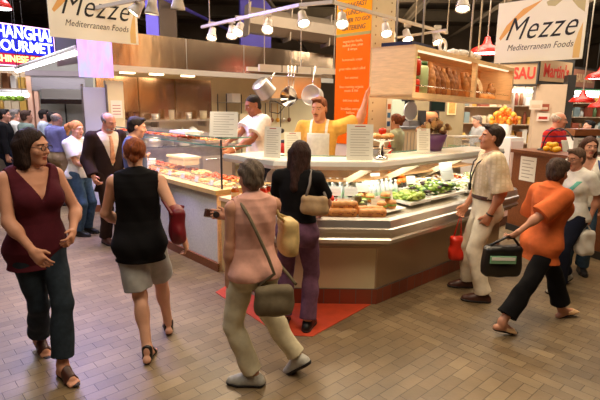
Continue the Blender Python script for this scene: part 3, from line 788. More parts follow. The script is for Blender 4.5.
# ---------------------------------------------------------------- left display counter (glass sneeze guard)
A = Vector((-.92, 5.23, 0)); AL = A2 = math.atan2(.737, -.676)
ML = frame(A, E2, UP)      # x along the counter into the distance, y = -E1 ... away from the kitchen, z up
def L3(u, v, z): return A+E2*u+E1*v+UP*z     # v into the kitchen
def lbox(b, u0, u1, v0, v1, z0, z1):
    b.hexa([L3(u0, v1, z0), L3(u1, v1, z0), L3(u1, v0, z0), L3(u0, v0, z0), L3(u0, v1, z1), L3(u1, v1, z1), L3(u1, v0, z1), L3(u0, v0, z1)]); return b
M_LAM = mat('speckled_laminate', s2l(214, 214, 200), .5, noise=.10, nscale=50)
LC = thing('display_counter', 'left food counter with pale speckled front, wood trim and glass guard', 'counter')
LU = 3.1
lbox(MB(), .02, LU, .02, .78, .10, .90).build('front_panel', M_LAM, LC)
lbox(MB(), 0, .02, .0, .80, .0, .90).build('end_panel', M_WOOD, LC)
lbox(MB(), .0, LU, -.012, .02, .0, .10).build('base_board', M_WOODD, LC)
b = lbox(MB(), -.02, LU, -.03, .10, .90, .95); lbox(b, -.02, .10, .10, .80, .90, .95); b.build('counter_top', M_TRIM, LC)
lbox(MB(), .10, LU, .10, .80, .90, .925).build('bed', M_STEELD, LC)
gl = lbox(MB(), .02, LU, .09, .098, .95, 1.42).build('glass_panel', M_GLASS, LC)
for u in (.03, 2.95): lbox(MB(), u-.012, u+.012, .078, .09, .95, 1.50).build('post', M_DARK, LC)
for nm, z in (('glass_shelf', 1.42), ('glass_shelf', 1.515)):
    s = lbox(MB(), -.02, LU, .07, .46, z, z+.010).build(nm, M_GLASS, LC)
    e = lbox(MB(), -.025, LU, .064, .07, z-.002, z+.013); lbox(e, -.026, -.02, .07, .46, z-.002, z+.013); e.build('edge', M_GLEDGE, s)
# trays and food
M_PIZ = [mat('roast_food', s2l(178, 98, 46), .6, noise=.5, nscale=28), mat('golden_food', s2l(214, 140, 64), .6, noise=.4, nscale=30), mat('tomato_food', s2l(196, 84, 34), .5, noise=.5, nscale=24), mat('pale_food', s2l(222, 186, 124), .6, noise=.25, nscale=30), mat('green_food', s2l(128, 138, 62), .6, noise=.5, nscale=26)]
FOODN = ['roasted brown', 'golden', 'tomato red', 'pale creamy', 'green mixed']
rnd = random.Random(3)
def lump(bm, lu, c, rx, ry, rz, mi=0, jit=.10, sub=2):
    bm.ball(c, (rx, ry, rz), sub, Matrix.Rotation(rnd.uniform(0, 6), 3, 'Z'), jit)
def tray(u, v, z, fi, lu=.30, lv=.26, name=None, pos='', big=.06):
    t = thing('food_tray', '%s food tray, %s' % (FOODN[fi], pos), 'food tray', group=None)
    b = MB()
    for (a0, a1, c0, c1, z0, z1) in ((0, lu, 0, lv, 0, .006), (0, lu, 0, .006, 0, .035), (0, lu, lv-.006, lv, 0, .035), (0, .006, 0, lv, 0, .035), (lu-.006, lu, 0, lv, 0, .035)): lbox(b, u+a0, u+a1, v+c0, v+c1, z+z0, z+z1)
    b.build('pan', M_STEEL, t)
    f = MB()
    for i in range(30):
        a, c = rnd.uniform(.03, lu-.03), rnd.uniform(.03, lv-.03); lump(f, 0, L3(u+a, v+c, z+.02+rnd.uniform(0, .028)), rnd.uniform(.02, .042), rnd.uniform(.018, .03), rnd.uniform(.012, .02))
    fo = f.build('food', M_PIZ[fi], t); fo['kind'] = 'stuff'; return t
ords = ['first', 'second', 'third', 'fourth', 'fifth', 'sixth', 'seventh', 'eighth', 'ninth', 'tenth']
for r, (v, nm) in enumerate(((.12, 'front row inside left counter'), (.44, 'rear row inside left counter'))):
    for i in range(8): tray(.13+i*.335, v, .926, [3, 0, 1, 2, 0, 1, 3, 2, 1, 2, 0, 3, 1, 0, 2, 1][(i*2+r*5) % 16], pos='%s from near end, %s' % (ords[i], nm))
for i in range(8): tray(.42+i*.335, .13, 1.431, [1, 0, 2, 1, 2, 0, 1, 2][i], .31, .26, pos='%s from near end on the glass shelf' % ords[i])
# small price cards clipped along the front of the bed
def card(p, w, hgt, ang, tilt, label, group, cat='price card', lines=2, m=None, name='price_card', red=False):
    M = Matrix.Translation(Vector(p)) @ Matrix.Rotation(ang, 4, 'Z') @ Matrix.Rotation(PI/2-tilt, 4, 'X')
    t = thing(name, label, cat, group=group)
    MB().box(-w/2, w/2, 0, hgt, -.002, .002, M).build('sheet', m or M_PAPER, t)
    MB().box(-w/4, w/4, -.012, .01, -.008, -.002, M).build('clip', M_CHROME, t)
    b = MB()
    for i in range(lines):
        z = hgt*(1-(i+1)/(lines+1.)); b.box(-w*.36, w*(.36 if i % 2 == 0 else .2), z-hgt*.009, z+hgt*.009, .002, .0028, M)
    b.build('writing', M_INKG if not red else M_INKR, t); return t
M_CARDG = mat('card_grey_green', s2l(196, 204, 186), .6)
AL_F = math.atan2(-E2.y, -E2.x)   # facing the aisle on the left
for i in range(7):
    card(L3(.30+i*.34, .112, .955), .085, .065, AL_F, .25, 'grey-green price card, %s from near end inside the left glass guard' % ords[i], 'left counter price cards', m=M_CARDG)
card(L3(.10, .16, 1.527), .34, .28, AL_F+.55, .12, 'large white menu card standing on the glass shelf of the left counter', None, 'menu sign', 9, name='menu_card', red=False)
b = MB(); lbox(b, .75, 1.15, .05, .30, 1.526, 1.556); tag(b.build('bread_board', M_WHITE), 'flat white board lying on the top glass shelf of the left counter', 'board')
b = MB(); lbox(b, 1.55, 2.0, .46, .70, 1.03, 1.12); lbox(b, 1.52, 2.03, .44, .72, 1.12, 1.15); tag(b.build('storage_box', M_CREAM), 'cream lidded box behind the trays of the left counter', 'box')
# stack of white bowls and white tubs behind the left counter
def bowl_stack(p, label, n=5):
    for i in range(n):
        b = MB(); z = i*.028; b.lathe([(.03, z), (.05, z+.012), (.075, z+.05), (.072, z+.05), (.045, z+.016), (.01, z+.012)], p, 16); tag(b.build('bowl', M_WHITE), label if n == 1 else label+', '+['lowest', 'second up', 'third up', 'fourth up', 'topmost'][i]+' of its stack', 'bowl', 'white bowls')
bowl_stack(L3(2.25, .30, .97), 'white bowl in the left glass counter', 3)
bowl_stack(L3(2.5, .25, .97), 'white bowl near the young man\'s hand in the left counter', 4)
# ---------------------------------------------------------------- middle counter carrying the honey jars
C1 = Vector((-.27, 4.39, 0)); B0 = Vector((.75, 4.39, 0)); nR = Vector((.676, -.737, 0)); nL = Vector((-.737, -.676, 0))
def J3(t, v, z): return C1+E2*t+E1*v+UP*z
def jbox(b, u0, u1, v0, v1, z0, z1):
    b.hexa([J3(u0, v1, z0), J3(u1, v1, z0), J3(u1, v0, z0), J3(u0, v0, z0), J3(u0, v1, z1), J3(u1, v1, z1), J3(u1, v0, z1), J3(u0, v0, z1)]); return b
JC = thing('serving_counter', 'low service counter carrying honey jars between the glass counters', 'counter')
JP = [(-.31, 4.44), (-.31, 5.14), (-.483, 5.35), (-.845, 5.02)]
MB().prism(JP, .10, .88).build('body', M_TRIM, JC); MB().prism([(-.33, 4.49), (-.33, 5.12), (-.483, 5.32), (-.80, 5.02)], 0, .10).build('base_board', M_WOODD, JC)
MB().prism([(-.30, 4.40), (-.30, 5.16), (-.483, 5.375), (-.865, 5.03)], .88, .92).build('counter_top', M_WOOD, JC)
M_HONEY = mat('honey', s2l(196, 92, 20), .15, noise=.15, nscale=8); M_JAM = mat('red_preserve', s2l(190, 44, 20), .15, noise=.2, nscale=8)
M_LID = mat('silver_lid', (.7, .66, .62), .25, .9); M_LABEL = mat('jar_label', s2l(228, 196, 140), .6)
jd = 0
for i, (u, v, hh, mm, nm) in enumerate(((.24, .05, .13, M_JAM, 'red'), (.36, .05, .13, M_HONEY, 'amber'), (.48, .06, .11, M_HONEY, 'amber'), (.33, .17, .17, M_JAM, 'red'), (.45, .19, .13, M_HONEY, 'amber'), (.58, .18, .11, M_HONEY, 'amber'), (.70, .08, .12, M_HONEY, 'amber'), (.42, .31, .16, M_JAM, 'red'))):
    t = thing('preserve_jar', '%s preserve jar with silver lid, %s on the service counter' % (nm, ['front at the near end', 'second along in front', 'third along in front', 'tall one in the middle', 'middle behind the front pair', 'far middle', 'far end in front', 'tall one at the back'][i]), 'jar', group='jars on the service counter')
    p = J3(u, v, .92)
    MB().lathe([(.036, 0), (.042, .008), (.042, hh*.72), (.030, hh*.85), (.030, hh*.9)], p, 16).build('glass_body', mm, t)
    MB().lathe([(.033, hh*.88), (.034, hh), (.02, hh+.002)], p, 16).build('lid', M_LID, t); MB().lathe([(.0425, hh*.2), (.0425, hh*.55)], p, 16, cap=False).build('label_band', M_LABEL, t)
t = thing('paper_cup', 'tall white cup standing behind the honey jars', 'cup'); MB().lathe([(.045, 0), (.058, .20), (.054, .20), (.042, .01)], J3(.62, .33, .92), 18).build('cup_body', M_WHITE, t); MB().lathe([(.058, .195), (.061, .205), (.058, .21)], J3(.62, .33, .92), 18, cap=False).build('rim', M_WHITE, t)
card(J3(.13, .03, .921), .16, .06, AL_F, .3, 'white price card in front of the honey jars', None, lines=2)
# ---------------------------------------------------------------- right display counter, bent round the corner
RC = thing('refrigerated_counter', 'angled steel deli counter with red tile base and food on ice', 'counter')
PATH = [(C1.x, C1.y), (B0.x, B0.y), (B0.x+.737*2.55, B0.y+.676*2.55)]
def tile_mat():
    m = bpy.data.materials.new('red_quarry_tile'); m.use_nodes = True; nt = m.node_tree; L = nt.links.new; N = nt.nodes.new; b = nt.nodes['Principled BSDF']
    tc = N('ShaderNodeTexCoord'); sx = N('ShaderNodeSeparateXYZ'); L(tc.outputs['Object'], sx.inputs[0]); ad = N('ShaderNodeMath'); ad.operation = 'MULTIPLY_ADD'; ad.inputs[1].default_value = .6; L(sx.outputs['Y'], ad.inputs[0]); L(sx.outputs['X'], ad.inputs[2])
    cb = N('ShaderNodeCombineXYZ'); L(ad.outputs[0], cb.inputs['X']); L(sx.outputs['Z'], cb.inputs['Y'])
    br = N('ShaderNodeTexBrick'); br.offset = 0; br.inputs['Scale'].default_value = 1; br.inputs['Brick Width'].default_value = .155; br.inputs['Row Height'].default_value = .155; br.inputs['Mortar Size'].default_value = .004
    br.inputs['Color1'].default_value = (*s2l(140, 66, 44), 1); br.inputs['Color2'].default_value = (*s2l(118, 54, 38), 1); br.inputs['Mortar'].default_value = (*s2l(104, 92, 84), 1); L(cb.outputs[0], br.inputs['Vector']); L(br.outputs['Color'], b.inputs['Base Color'])
    b.inputs['Roughness'].default_value = .35; return m
M_TILE = tile_mat(); M_BEIGE = mat('beige_panel', s2l(226, 212, 172), .35, noise=.03, nscale=4)
M_BRONZE = mat('bronze_steel', (.52, .39, .28), .3, .8, bump=.05, bscale=12, stretch=(1, 1, .2))
sweep(PATH, [(.012, 0), (.012, .155), (-.6, .155), (-.6, 0)], M_TILE, 'tile_base', RC)
b = MB(); b.box(C1.x, B0.x-.02, 4.392, 4.41, .155, .60); b.build('front_panel', M_BEIGE, RC)
sweep(PATH, [(-.005, .155), (-.005, .62), (-.9, .62), (-.9, .155)], M_BRONZE, 'body', RC)
sweep(PATH, [(.0, .56), (.17, .66), (.17, .70), (-.1, .70)], M_BRONZE, 'under_panel', RC)
sweep(PATH, [(.165, .655), (.195, .665), (.205, .70), (.190, .715), (.190, .755), (.21, .765), (.21, .80), (.192, .81), (.175, .875), (.15, .895), (.13, .895), (.13, .66)], M_STEEL, 'bumper_rail', RC)
M_DECK = mat('case_liner', s2l(176, 166, 146), .35)
sweep(PATH, [(.13, .87), (.10, .882), (-.62, .985), (-.62, .62), (.13, .62)], M_DECK, 'deck', RC)
sweep(PATH, [(-.62, .985), (-.64, 1.13), (-.90, 1.13), (-.90, .62), (-.62, .62)], M_DECK, 'back_riser', RC)
PATH3 = [(C1.x-.676*.85, C1.y+.737*.85)]+PATH
sweep(PATH3, [(-.05, 1.30), (-.035, 1.335), (-.05, 1.375), (-.11, 1.375), (-.12, 1.30)], mat('polished_rail', (.95, .92, .85), .25, .5), 'hand_rail', RC)
sweep(PATH3, [(-.11, 1.345), (-.11, 1.372), (-.62, 1.372), (-.62, 1.345)], mat('shelf_slab', s2l(232, 226, 206), .3), 'top_shelf', RC)
sweep(PATH, [(-.54, 1.373), (-.54, 1.38), (-.60, 1.38), (-.60, 1.373)], M_GLEDGE, 'glass_edge', RC)
sweep(PATH, [(-.62, 1.13), (-.62, 1.345), (-.64, 1.345), (-.64, 1.13)], mat('rear_glass', s2l(128, 92, 58), .25, noise=.3, nscale=5), 'rear_window', RC)
TUBE = sweep(PATH, [(-.16, 1.315), (-.16, 1.335), (-.20, 1.335), (-.20, 1.315)], M_TUBE, 'case_light', RC)
def R3(t, d, z): return B0+E1*t+nR*d+UP*z
def F3(x, d, z): return Vector((x, 4.39-d, z))
def dk(d): return .882+(.10-d)/.72*.103
for p, q in ((F3(.66, -.11, 1.31), F3(.36, -.60, 1.04)), (R3(.75, -.11, 1.31), R3(.62, -.60, 1.04)), (R3(1.62, -.11, 1.31), R3(1.5, -.60, 1.04)), (F3(-.2, -.11, 1.31), F3(-.3, -.6, 1.04))):
    b = MB(); M = frame(p, q-p, UP); b.box(0, (q-p).length, -.008, .008, -.03, .03, M); b.build('bracket', M_CREAM, RC)
b = MB(); p = F3(.70, .202, .765); b.box(p.x-.09, p.x-.02, p.y-.005, p.y+.004, .765, .80); b.build('label_plate', M_WHITE, RC)
# inner half shelf with rails
sweep(PATH, [(-.42, 1.13), (-.42, 1.145), (-.62, 1.145), (-.62, 1.13)], mat('inner_wood', s2l(168, 124, 78), .5, noise=.2, nscale=6), 'inner_shelf', RC)
# ---------------------------------------------------------------- food in the right counter
def soft(parts, m, name, h=.006, wr=0., lo=None, hi=None):
    P = np.array([q for pr in parts for q in pr[0]]); R = max(max(pr[1]) for pr in parts)
    S = SDF(P.min(0)-R-.02, P.max(0)+R+.02, h)
    for pr in parts:
        if pr[2] == 'cone': S.cone(pr[0][0], pr[0][1], pr[1][0], pr[1][1], .008)
        else: S.ell(pr[0][0], pr[1], None, .008)
    if wr: S.wrinkle(wr, (90, 80, 80), 1)
    me = S.mesh(name)
    for mm in (m if isinstance(m, list) else [m]): me.materials.append(mm)
    return me
M_CRUST = mat('bread_crust', s2l(214, 146, 78), .55, noise=.25, nscale=14, bump=.2, bscale=30); M_CRUSTD = mat('dark_crust', s2l(164, 100, 50), .6, noise=.3, nscale=14, bump=.25, bscale=30)
M_FILL = mat('sandwich_filling', s2l(150, 74, 40), .5, noise=.5, nscale=40); M_LEAF = mat('salad_leaf', s2l(124, 156, 52), .5, noise=.4, nscale=22); M_LEAFD = mat('dark_leaf', s2l(52, 86, 30), .5, noise=.4, nscale=22); M_LETT = mat('lettuce', s2l(176, 196, 96), .5, noise=.25, nscale=16)
M_TOM = mat('tomato_red', s2l(206, 52, 24), .25, noise=.1, nscale=6); M_ORANGE = mat('fried_orange', s2l(222, 122, 30), .55, noise=.3, nscale=20, bump=.3); M_WRAP = mat('wrap_dark', s2l(92, 84, 44), .5, noise=.6, nscale=30)
def food(name, label, cat, p, rz, parts, group=None):
    t = thing(name, label, cat, p, rz, group)
    for nm, me, m in parts: link(nm, me, m, t)
    return t
def sub_roll():
    top = soft([(((-.10, 0, .046), (.10, 0, .046)), (.034, .034), 'cone')], [], 'top_bun', wr=.002); bot = soft([(((-.10, 0, .026), (.10, 0, .026)), (.031, .031), 'cone')], [], 'bottom_bun')
    bb = MB()
    for i in range(14): bb.ball((-.10+i*.0155, rnd.uniform(-.01, .01), .037), (.018, .042, .008), 1, Matrix.Rotation(rnd.uniform(-.4, .4), 3, 'X'), .1)
    return [('top_bun', top, M_CRUST), ('bottom_bun', bot, M_CRUST), ('filling', bb.mesh('filling'), M_FILL)]
base = food('sub_sandwich', 'long filled roll at the steel rail left of the white price card', 'sandwich', F3(.40, .075, dk(.07)), .05, sub_roll(), 'long sandwiches in the front case')
for i, (x, d, dz, rz, lb) in enumerate(((.42, .0, 0, -.03, 'long filled roll just behind the left one at the rail'), (.67, .075, 0, .12, 'long filled roll at the steel rail nearest the counter corner'), (.66, .0, 0, .05, 'long filled roll just behind the corner one'), (.41, .035, .055, .1, 'long filled roll laid on top of the left pair'))):
    dup(base, F3(x, d, dk(d)+dz), rz, lb)
def croissant():
    pts = [((-.075+.0375*i)*1.0, .022*math.cos((i-2)*.9), .03) for i in range(5)]
    return soft([((pts[i], pts[i+1]), ((.020, .034, .034, .020)[i], (.034, .036, .034, .018)[i] if i else .034), 'cone') for i in range(4)], [], 'crust', wr=.004)
cr = None
for i, (x, d, dz, lb) in enumerate(((.22, .07, 0, 'golden croissant nearest the rail at the purple-trousered woman\'s elbow'), (.16, -.03, 0, 'golden croissant second back beside the tomatoes'), (.25, .0, .0, 'golden croissant lying on the others'), (.12, .06, 0, 'golden croissant leftmost at the rail'))):
    if cr is None: cr = link('croissant', croissant(), M_CRUST, None, F3(x, d, dk(d)+dz), .3); tag(cr, lb, 'croissant', 'croissants in the front case')
    else: dup(cr, F3(x, d, dk(d)+dz), .3+i, lb)
# tomatoes
tm = None
for i, (x, d, dz) in enumerate(((.24, -.10, 0), (.33, -.11, 0), (.28, -.19, 0), (.285, -.13, .06), (.38, -.19, 0))):
    lb = ['red tomato left front of the tomato heap', 'red tomato right front of the tomato heap', 'red tomato at the back of the heap', 'red tomato topping the heap', 'red tomato right back of the heap by the bottles'][i]
    if tm is None:
        tm = thing('tomato', lb, 'tomato', F3(x, d, dk(d)+dz), 0, 'tomatoes in the front case')
        MB().lathe([(.004, .004), (.03, .006), (.046, .03), (.045, .052), (.028, .072), (.008, .068)], n=16).build('flesh', M_TOM, tm)
        b = MB(); [b.tube([(0, 0, .07), (.018*math.cos(a), .018*math.sin(a), .076)], [.004, .001], 5) for a in (0, 1.26, 2.5, 3.8, 5)]; b.build('stem', M_LEAFD, tm)
    else: dup(tm, F3(x, d, dk(d)+dz), i, lb)
# cut dark wraps
wp = None
for i, (x, d, dz) in enumerate(((.52, -.10, 0), (.59, -.09, 0), (.55, -.17, 0), (.555, -.11, .06), (.62, -.17, 0))):
    lb = 'half of a dark green vegetable wrap, %s in its pile' % ['left front', 'right front', 'middle back', 'topmost', 'right back'][i]
    if wp is None:
        wp = thing('wrap_half', lb, 'wrap', F3(x, d, dk(d)+dz), 0, 'wrap halves in the front case'); MB().lathe([(.028, 0), (.034, .004), (.035, .075), (.030, .08)], n=14).build('roll', M_WRAP, wp); MB().lathe([(.028, .078), (.02, .086), (.004, .084)], n=12).build('filling', M_LETT, wp)
    else: dup(wp, F3(x, d, dk(d)+dz), i, lb)
# round filled rolls on plates by the corner
def bun_parts():
    return [('bottom_bun', soft([(((0, 0, .02),), (.05, .045, .022), 'ell')], [], 'bottom_bun'), M_CRUST), ('filling', MB().lathe([(.03, .03), (.055, .034), (.05, .044), (.02, .046)], n=14).mesh('filling'), M_LEAF), ('top_bun', soft([(((0, 0, .055),), (.05, .045, .03), 'ell')], [], 'top_bun', wr=.002), M_CRUST)]
pl = thing('serving_plate', 'white square plate of pastries at the corner of the steel counter', 'plate', R3(.13, -.06, dk(.0)+.02), A1)
MB().box(-.19, .19, -.13, .13, 0, .012, None, .004).build('plate_base', M_WHITE, pl)
bn = food('filled_bun', 'filled bun front left on the white corner plate', 'bun', R3(.05, -.02, dk(.0)+.033), .4, bun_parts(), 'filled buns by the corner')
for i, (t, d, dz, lb) in enumerate(((.17, .0, 0, 'filled bun front right on the white corner plate'), (.11, -.10, 0, 'filled bun back middle on the white corner plate'), (.23, -.10, 0, 'filled bun back right on the white corner plate'), (.14, -.05, .07, 'filled bun on top at the corner plate'))):
    dup(bn, R3(t, d, dk(.0)+.033+dz), i*1.1, lb)
for i, (x, d, lb) in enumerate(((.60, -.36, 'filled bun behind the wraps, left one'), (.70, -.34, 'filled bun behind the wraps, middle one'), (.66, -.43, 'filled bun behind the wraps, rear one'))): dup(bn, F3(x, d, dk(d)), i, lb)
# small clear water bottles
M_WATER = mat('clear_bottle', (.86, .9, .86), .12, alpha=.72, spec=.7); M_BLAB = mat('bottle_label', s2l(180, 210, 170), .5); M_CAPW = mat('bottle_cap', s2l(240, 240, 235), .4)
def bottle_proto(label, p, group):
    t = thing('water_bottle', label, 'bottle', p, 0, group)
    MB().lathe([(.024, 0), (.028, .006), (.028, .10), (.024, .12), (.011, .145), (.011, .16)], n=12).build('bottle_body', M_WATER, t); MB().lathe([(.0286, .03), (.0286, .075)], n=12, cap=False).build('label_band', M_BLAB, t); MB().lathe([(.013, .155), (.013, .175), (.010, .176)], n=10).build('cap', M_CAPW, t); return t
bt = None; names = ['front', 'second', 'third']
for r in range(3):
    for i in range(6):
        x, d = .10+i*.075+r*.03, -.40-r*.075; lb = 'clear water bottle, %s row and %s from the left on the front case' % (names[r], ords[i])
        if bt is None: bt = bottle_proto(lb, F3(x, d, dk(d)), 'water bottles in the case')
        else: dup(bt, F3(x, d, dk(d)), 0, lb)
for r in range(2):
    for i in range(7):
        t_, d = .22+i*.075, -.33-r*.07; dup(bt, R3(t_, d, dk(d)), 0, 'clear water bottle, %s row and %s from the corner in the right-hand pack' % (names[r], ords[i]))
b = MB(); p0 = R3(.19, -.28, dk(-.28)); M = frame(p0, E1, nR); b.box(0, .56, -.0, .05, -.012, 0, M); b.box(0, .56, .02, .03, 0, .002, M); tag(b.build('bottle_pack', mat('pack_sleeve', s2l(222, 196, 186), .4)), 'pale pink-striped carton edge in front of the bottle pack', 'carton')
# salad tray, lettuce, orange fried pieces
def heap(name, label, cat, t0, t1, d0, d1, mats, n, tray_m=M_WHITE, r=(.03, .05), zz=.03, flat=.35, up=.05, leaf=False):
    t = thing(name, label, cat)
    b = MB(); z = max(dk(d0), dk(d1))+.018; Q = lambda tt, d, z_: R3(tt, d, z_)
    b.hexa([Q(t0, d0, z-.015), Q(t1, d0, z-.015), Q(t1, d1, z), Q(t0, d1, z), Q(t0, d0, z+.012), Q(t1, d0, z+.012), Q(t1, d1, z+.025), Q(t0, d1, z+.025)]); b.build('dish', tray_m, t)
    f = MB(); rr = random.Random(sum(map(ord, label)))
    for i in range(n):
        f.mi = rr.randrange(len(mats)); tt, d = rr.uniform(t0+.03, t1-.03), rr.uniform(d1+.03, d0-.03)
        k = 1-abs((tt-(t0+t1)/2)/(t1-t0)*2)**2*.6
        f.ball(Q(tt, d, z+zz*.6+rr.uniform(0, up)*k), (rr.uniform(*r), rr.uniform(*r)*.8, rr.uniform(*r)*flat), 2 if not leaf else 1, Matrix.Rotation(rr.uniform(0, 6), 3, 'Z') @ Matrix.Rotation(rr.uniform(-.8, .8), 3, 'X'), .12 if not leaf else .3)
    o = f.build('salad' if leaf else 'pieces', mats, t); o['kind'] = 'stuff'; return t
M_OLIVE = mat('olive_dark', s2l(58, 34, 28), .4); M_FETA = mat('white_cheese', s2l(236, 230, 210), .6)
heap('salad_dish', 'broad dish of mixed green salad with dark leaves in the right case', 'salad', .78, 1.42, .07, -.30, [M_LEAF, M_LEAFD, M_LEAF, M_OLIVE, M_LETT, M_FETA], 190, r=(.028, .05), leaf=True, up=.10)
heap('lettuce_dish', 'dish of pale green lettuce beside the white corner plate', 'salad', .40, .76, .06, -.24, [M_LETT, M_LETT, M_LEAF], 90, r=(.035, .055), leaf=True, up=.06)
heap('olive_dish', 'small dish of dark olives behind the lettuce', 'olives', .80, 1.0, -.34, -.52, [M_OLIVE, M_WRAP], 50, r=(.016, .022), flat=.9)
fo = None
for i, (t_, d, dz) in enumerate(((.86, -.42, .08), (.94, -.46, .08), (.90, -.50, .13), (1.02, -.44, .08), (.98, -.50, .14))):
    lb = 'orange fried croquette, %s of the pile behind the salad' % ['left', 'second', 'upper left', 'right', 'topmost'][i]
    me = soft([(((-.07, 0, .03), (.07, 0, .035)), (.03, .032), 'cone')], [M_ORANGE], 'croquette', wr=.004) if fo is None else None
    if fo is None: fo = link('croquette', me, None, None, R3(t_, d, dk(d)+dz), 1.); tag(fo, lb, 'croquette', 'croquettes in the right case')
    else: dup(fo, R3(t_, d, dk(d)+dz), 1.+i*.8, lb)
heap('pasta_dish', 'dish of white crumbled cheese salad near the plaid-shirted man', 'salad', 1.50, 2.0, .06, -.25, [M_FETA, M_FETA, M_LETT], 90, r=(.02, .035))
heap('rice_dish', 'dish of pale rice salad behind the green salad', 'salad', 1.10, 1.6, -.30, -.58, [M_FETA, M_PIZ[3], M_FETA], 80, r=(.02, .035))
heap('antipasto_dish', 'dish of tomato red antipasto beside the pale rice salad', 'salad', 1.64, 2.1, -.28, -.58, [M_PIZ[2], M_FETA, M_PIZ[3]], 70, r=(.02, .035))
heap('bean_dish', 'pale bean salad at the far end of the steel counter', 'salad', 2.05, 2.48, .06, -.5, [M_FETA, M_PIZ[3], M_LETT], 70, r=(.02, .035))
# price cards
fa = 0.
for i, (x, d, z, w, hh, lb) in enumerate(((.42, -.05, .945, .13, .085, 'white price card between croissants and long rolls'), (.74, -.06, .945, .13, .085, 'white price card behind the rolls near the corner'), (.50, -.24, 1.02, .13, .09, 'white price card standing above the dark wraps'), (.34, -.24, 1.02, .12, .09, 'white price card above the tomatoes'), (.72, -.46, 1.05, .12, .09, 'white price card behind the filled buns'), (.62, -.36, 1.04, .12, .09, 'grey price card among the bottles'))):
    card(F3(x, d, z), w, hh, fa, .25, lb, 'price cards in the deli case', m=M_CARDG if 'grey' in lb else None)
for i, (t_, d, z, w, hh, lb) in enumerate(((.30, -.13, .98, .10, .09, 'pale price card on the white corner plate'), (.55, -.5, 1.08, .12, .10, 'white price card behind the right-hand bottle pack'), (.20, -.52, 1.06, .12, .10, 'white price card behind the bottle pack at the corner'), (.92, -.30, 1.05, .12, .09, 'white price card behind the green salad'))):
    card(R3(t_, d, z), w, hh, A1*.6, .25, lb, 'price cards in the deli case')
card(R3(1.45, -.16, 1.06), .19, .21, A1*.25+.3, .35, 'large blank white sheet leaning over the salad dishes', None, 'sheet', 1, name='paper_sheet')
# on the counter's top shelf: menus, cake stand, bowl
def menu(p, w, hh, ang, label, lines=11):
    t = thing('menu_card', label, 'menu sign'); M = Matrix.Translation(p) @ Matrix.Rotation(ang, 4, 'Z') @ Matrix.Rotation(PI/2-.10, 4, 'X')
    MB().box(-w/2, w/2, 0, hh, -.003, .003, M).build('sheet', M_PAPER, t); MB().box(-w/2, w/2, -.0, .012, -.05, .03, M).build('holder', M_GLASS, t)
    b = MB()
    for i in range(lines):
        z = hh*(.86-.72*i/(lines-1)); b.box(-w*.36, w*(.36 if i % 3 else .22), z-.0022, z+.0022, .003, .004, M)
    b.build('writing', M_INKG, t); b = MB(); b.box(-w*.2, w*.2, hh*.93, hh*.955, .003, .004, M); b.build('heading', M_INKR, t)
menu(F3(.56, -.16, 1.381), .25, .34, .0, 'white menu card standing on the counter shelf beside the cake stand')
menu(F3(-.28, -.30, 1.381), .17, .30, -.3, 'white menu card at the left end of the counter shelf')
menu(R3(1.12, -.30, 1.381), .17, .27, A1*.5, 'grey menu card on the right counter shelf before the till')
menu(F3(-.08, -.50, 1.381), .17, .24, .2, 'blank white card holder beside the aproned server')
st = thing('cake_stand', 'ornate steel cake stand on the counter shelf by the menu card', 'stand', F3(.80, -.36, 1.381))
MB().lathe([(.07, 0), (.06, .012), (.02, .03), (.035, .06), (.015, .09), (.03, .12), (.02, .16), (.12, .185), (.125, .195), (.01, .19)], n=22).build('pedestal', M_CHROME, st)
b = MB(); [b.ball((.07*math.cos(a), .07*math.sin(a), .21), (.045, .04, .025), 2, None, .05) for a in np.linspace(0, 6.28, 7)[:-1]]; 
cpos = F3(.80, -.36, 1.381)
b.bm.free()
bn2 = None
for i, a in enumerate(np.linspace(0, 6.28, 6)[:-1]):
    me = None
    if bn2 is None: bn2 = link('bread_roll', soft([(((0, 0, .03),), (.048, .04, .028), 'ell')], [M_CRUST], 'bread_roll', wr=.002), None, None, cpos+Vector((.07*math.cos(a), .07*math.sin(a), .19)), a); tag(bn2, 'small golden roll on the steel cake stand', 'bread roll', 'rolls on the cake stand')
    else: dup(bn2, cpos+Vector((.07*math.cos(a), .07*math.sin(a), .19)), a)
tag(MB().lathe([(.004, 0), (.03, .006), (.04, .03), (.036, .055), (.01, .066)], cpos+Vector((0, 0, .235)), 14).build('tomato', M_TOM), 'single red tomato crowning the rolls on the cake stand', 'tomato')
bw = thing('mixing_bowl', 'shallow steel bowl on the right counter shelf', 'bowl', R3(.50, -.45, 1.381), 0)
MB().lathe([(.06, 0), (.08, .01), (.15, .07), (.155, .075), (.147, .072), (.075, .016), (.01, .012)], n=24).build('bowl_body', M_CHROME, bw); MB().lathe([(.153, .072), (.16, .078), (.153, .08)], n=24, cap=False).build('rim', M_DARK, bw)
tag(MB().lathe([(.02, 0), (.024, .01), (.022, .08), (.009, .10), (.009, .13)], R3(.76, -.50, 1.381), 12).build('sauce_bottle', M_JAM), 'small red sauce bottle beside the steel bowl', 'bottle')
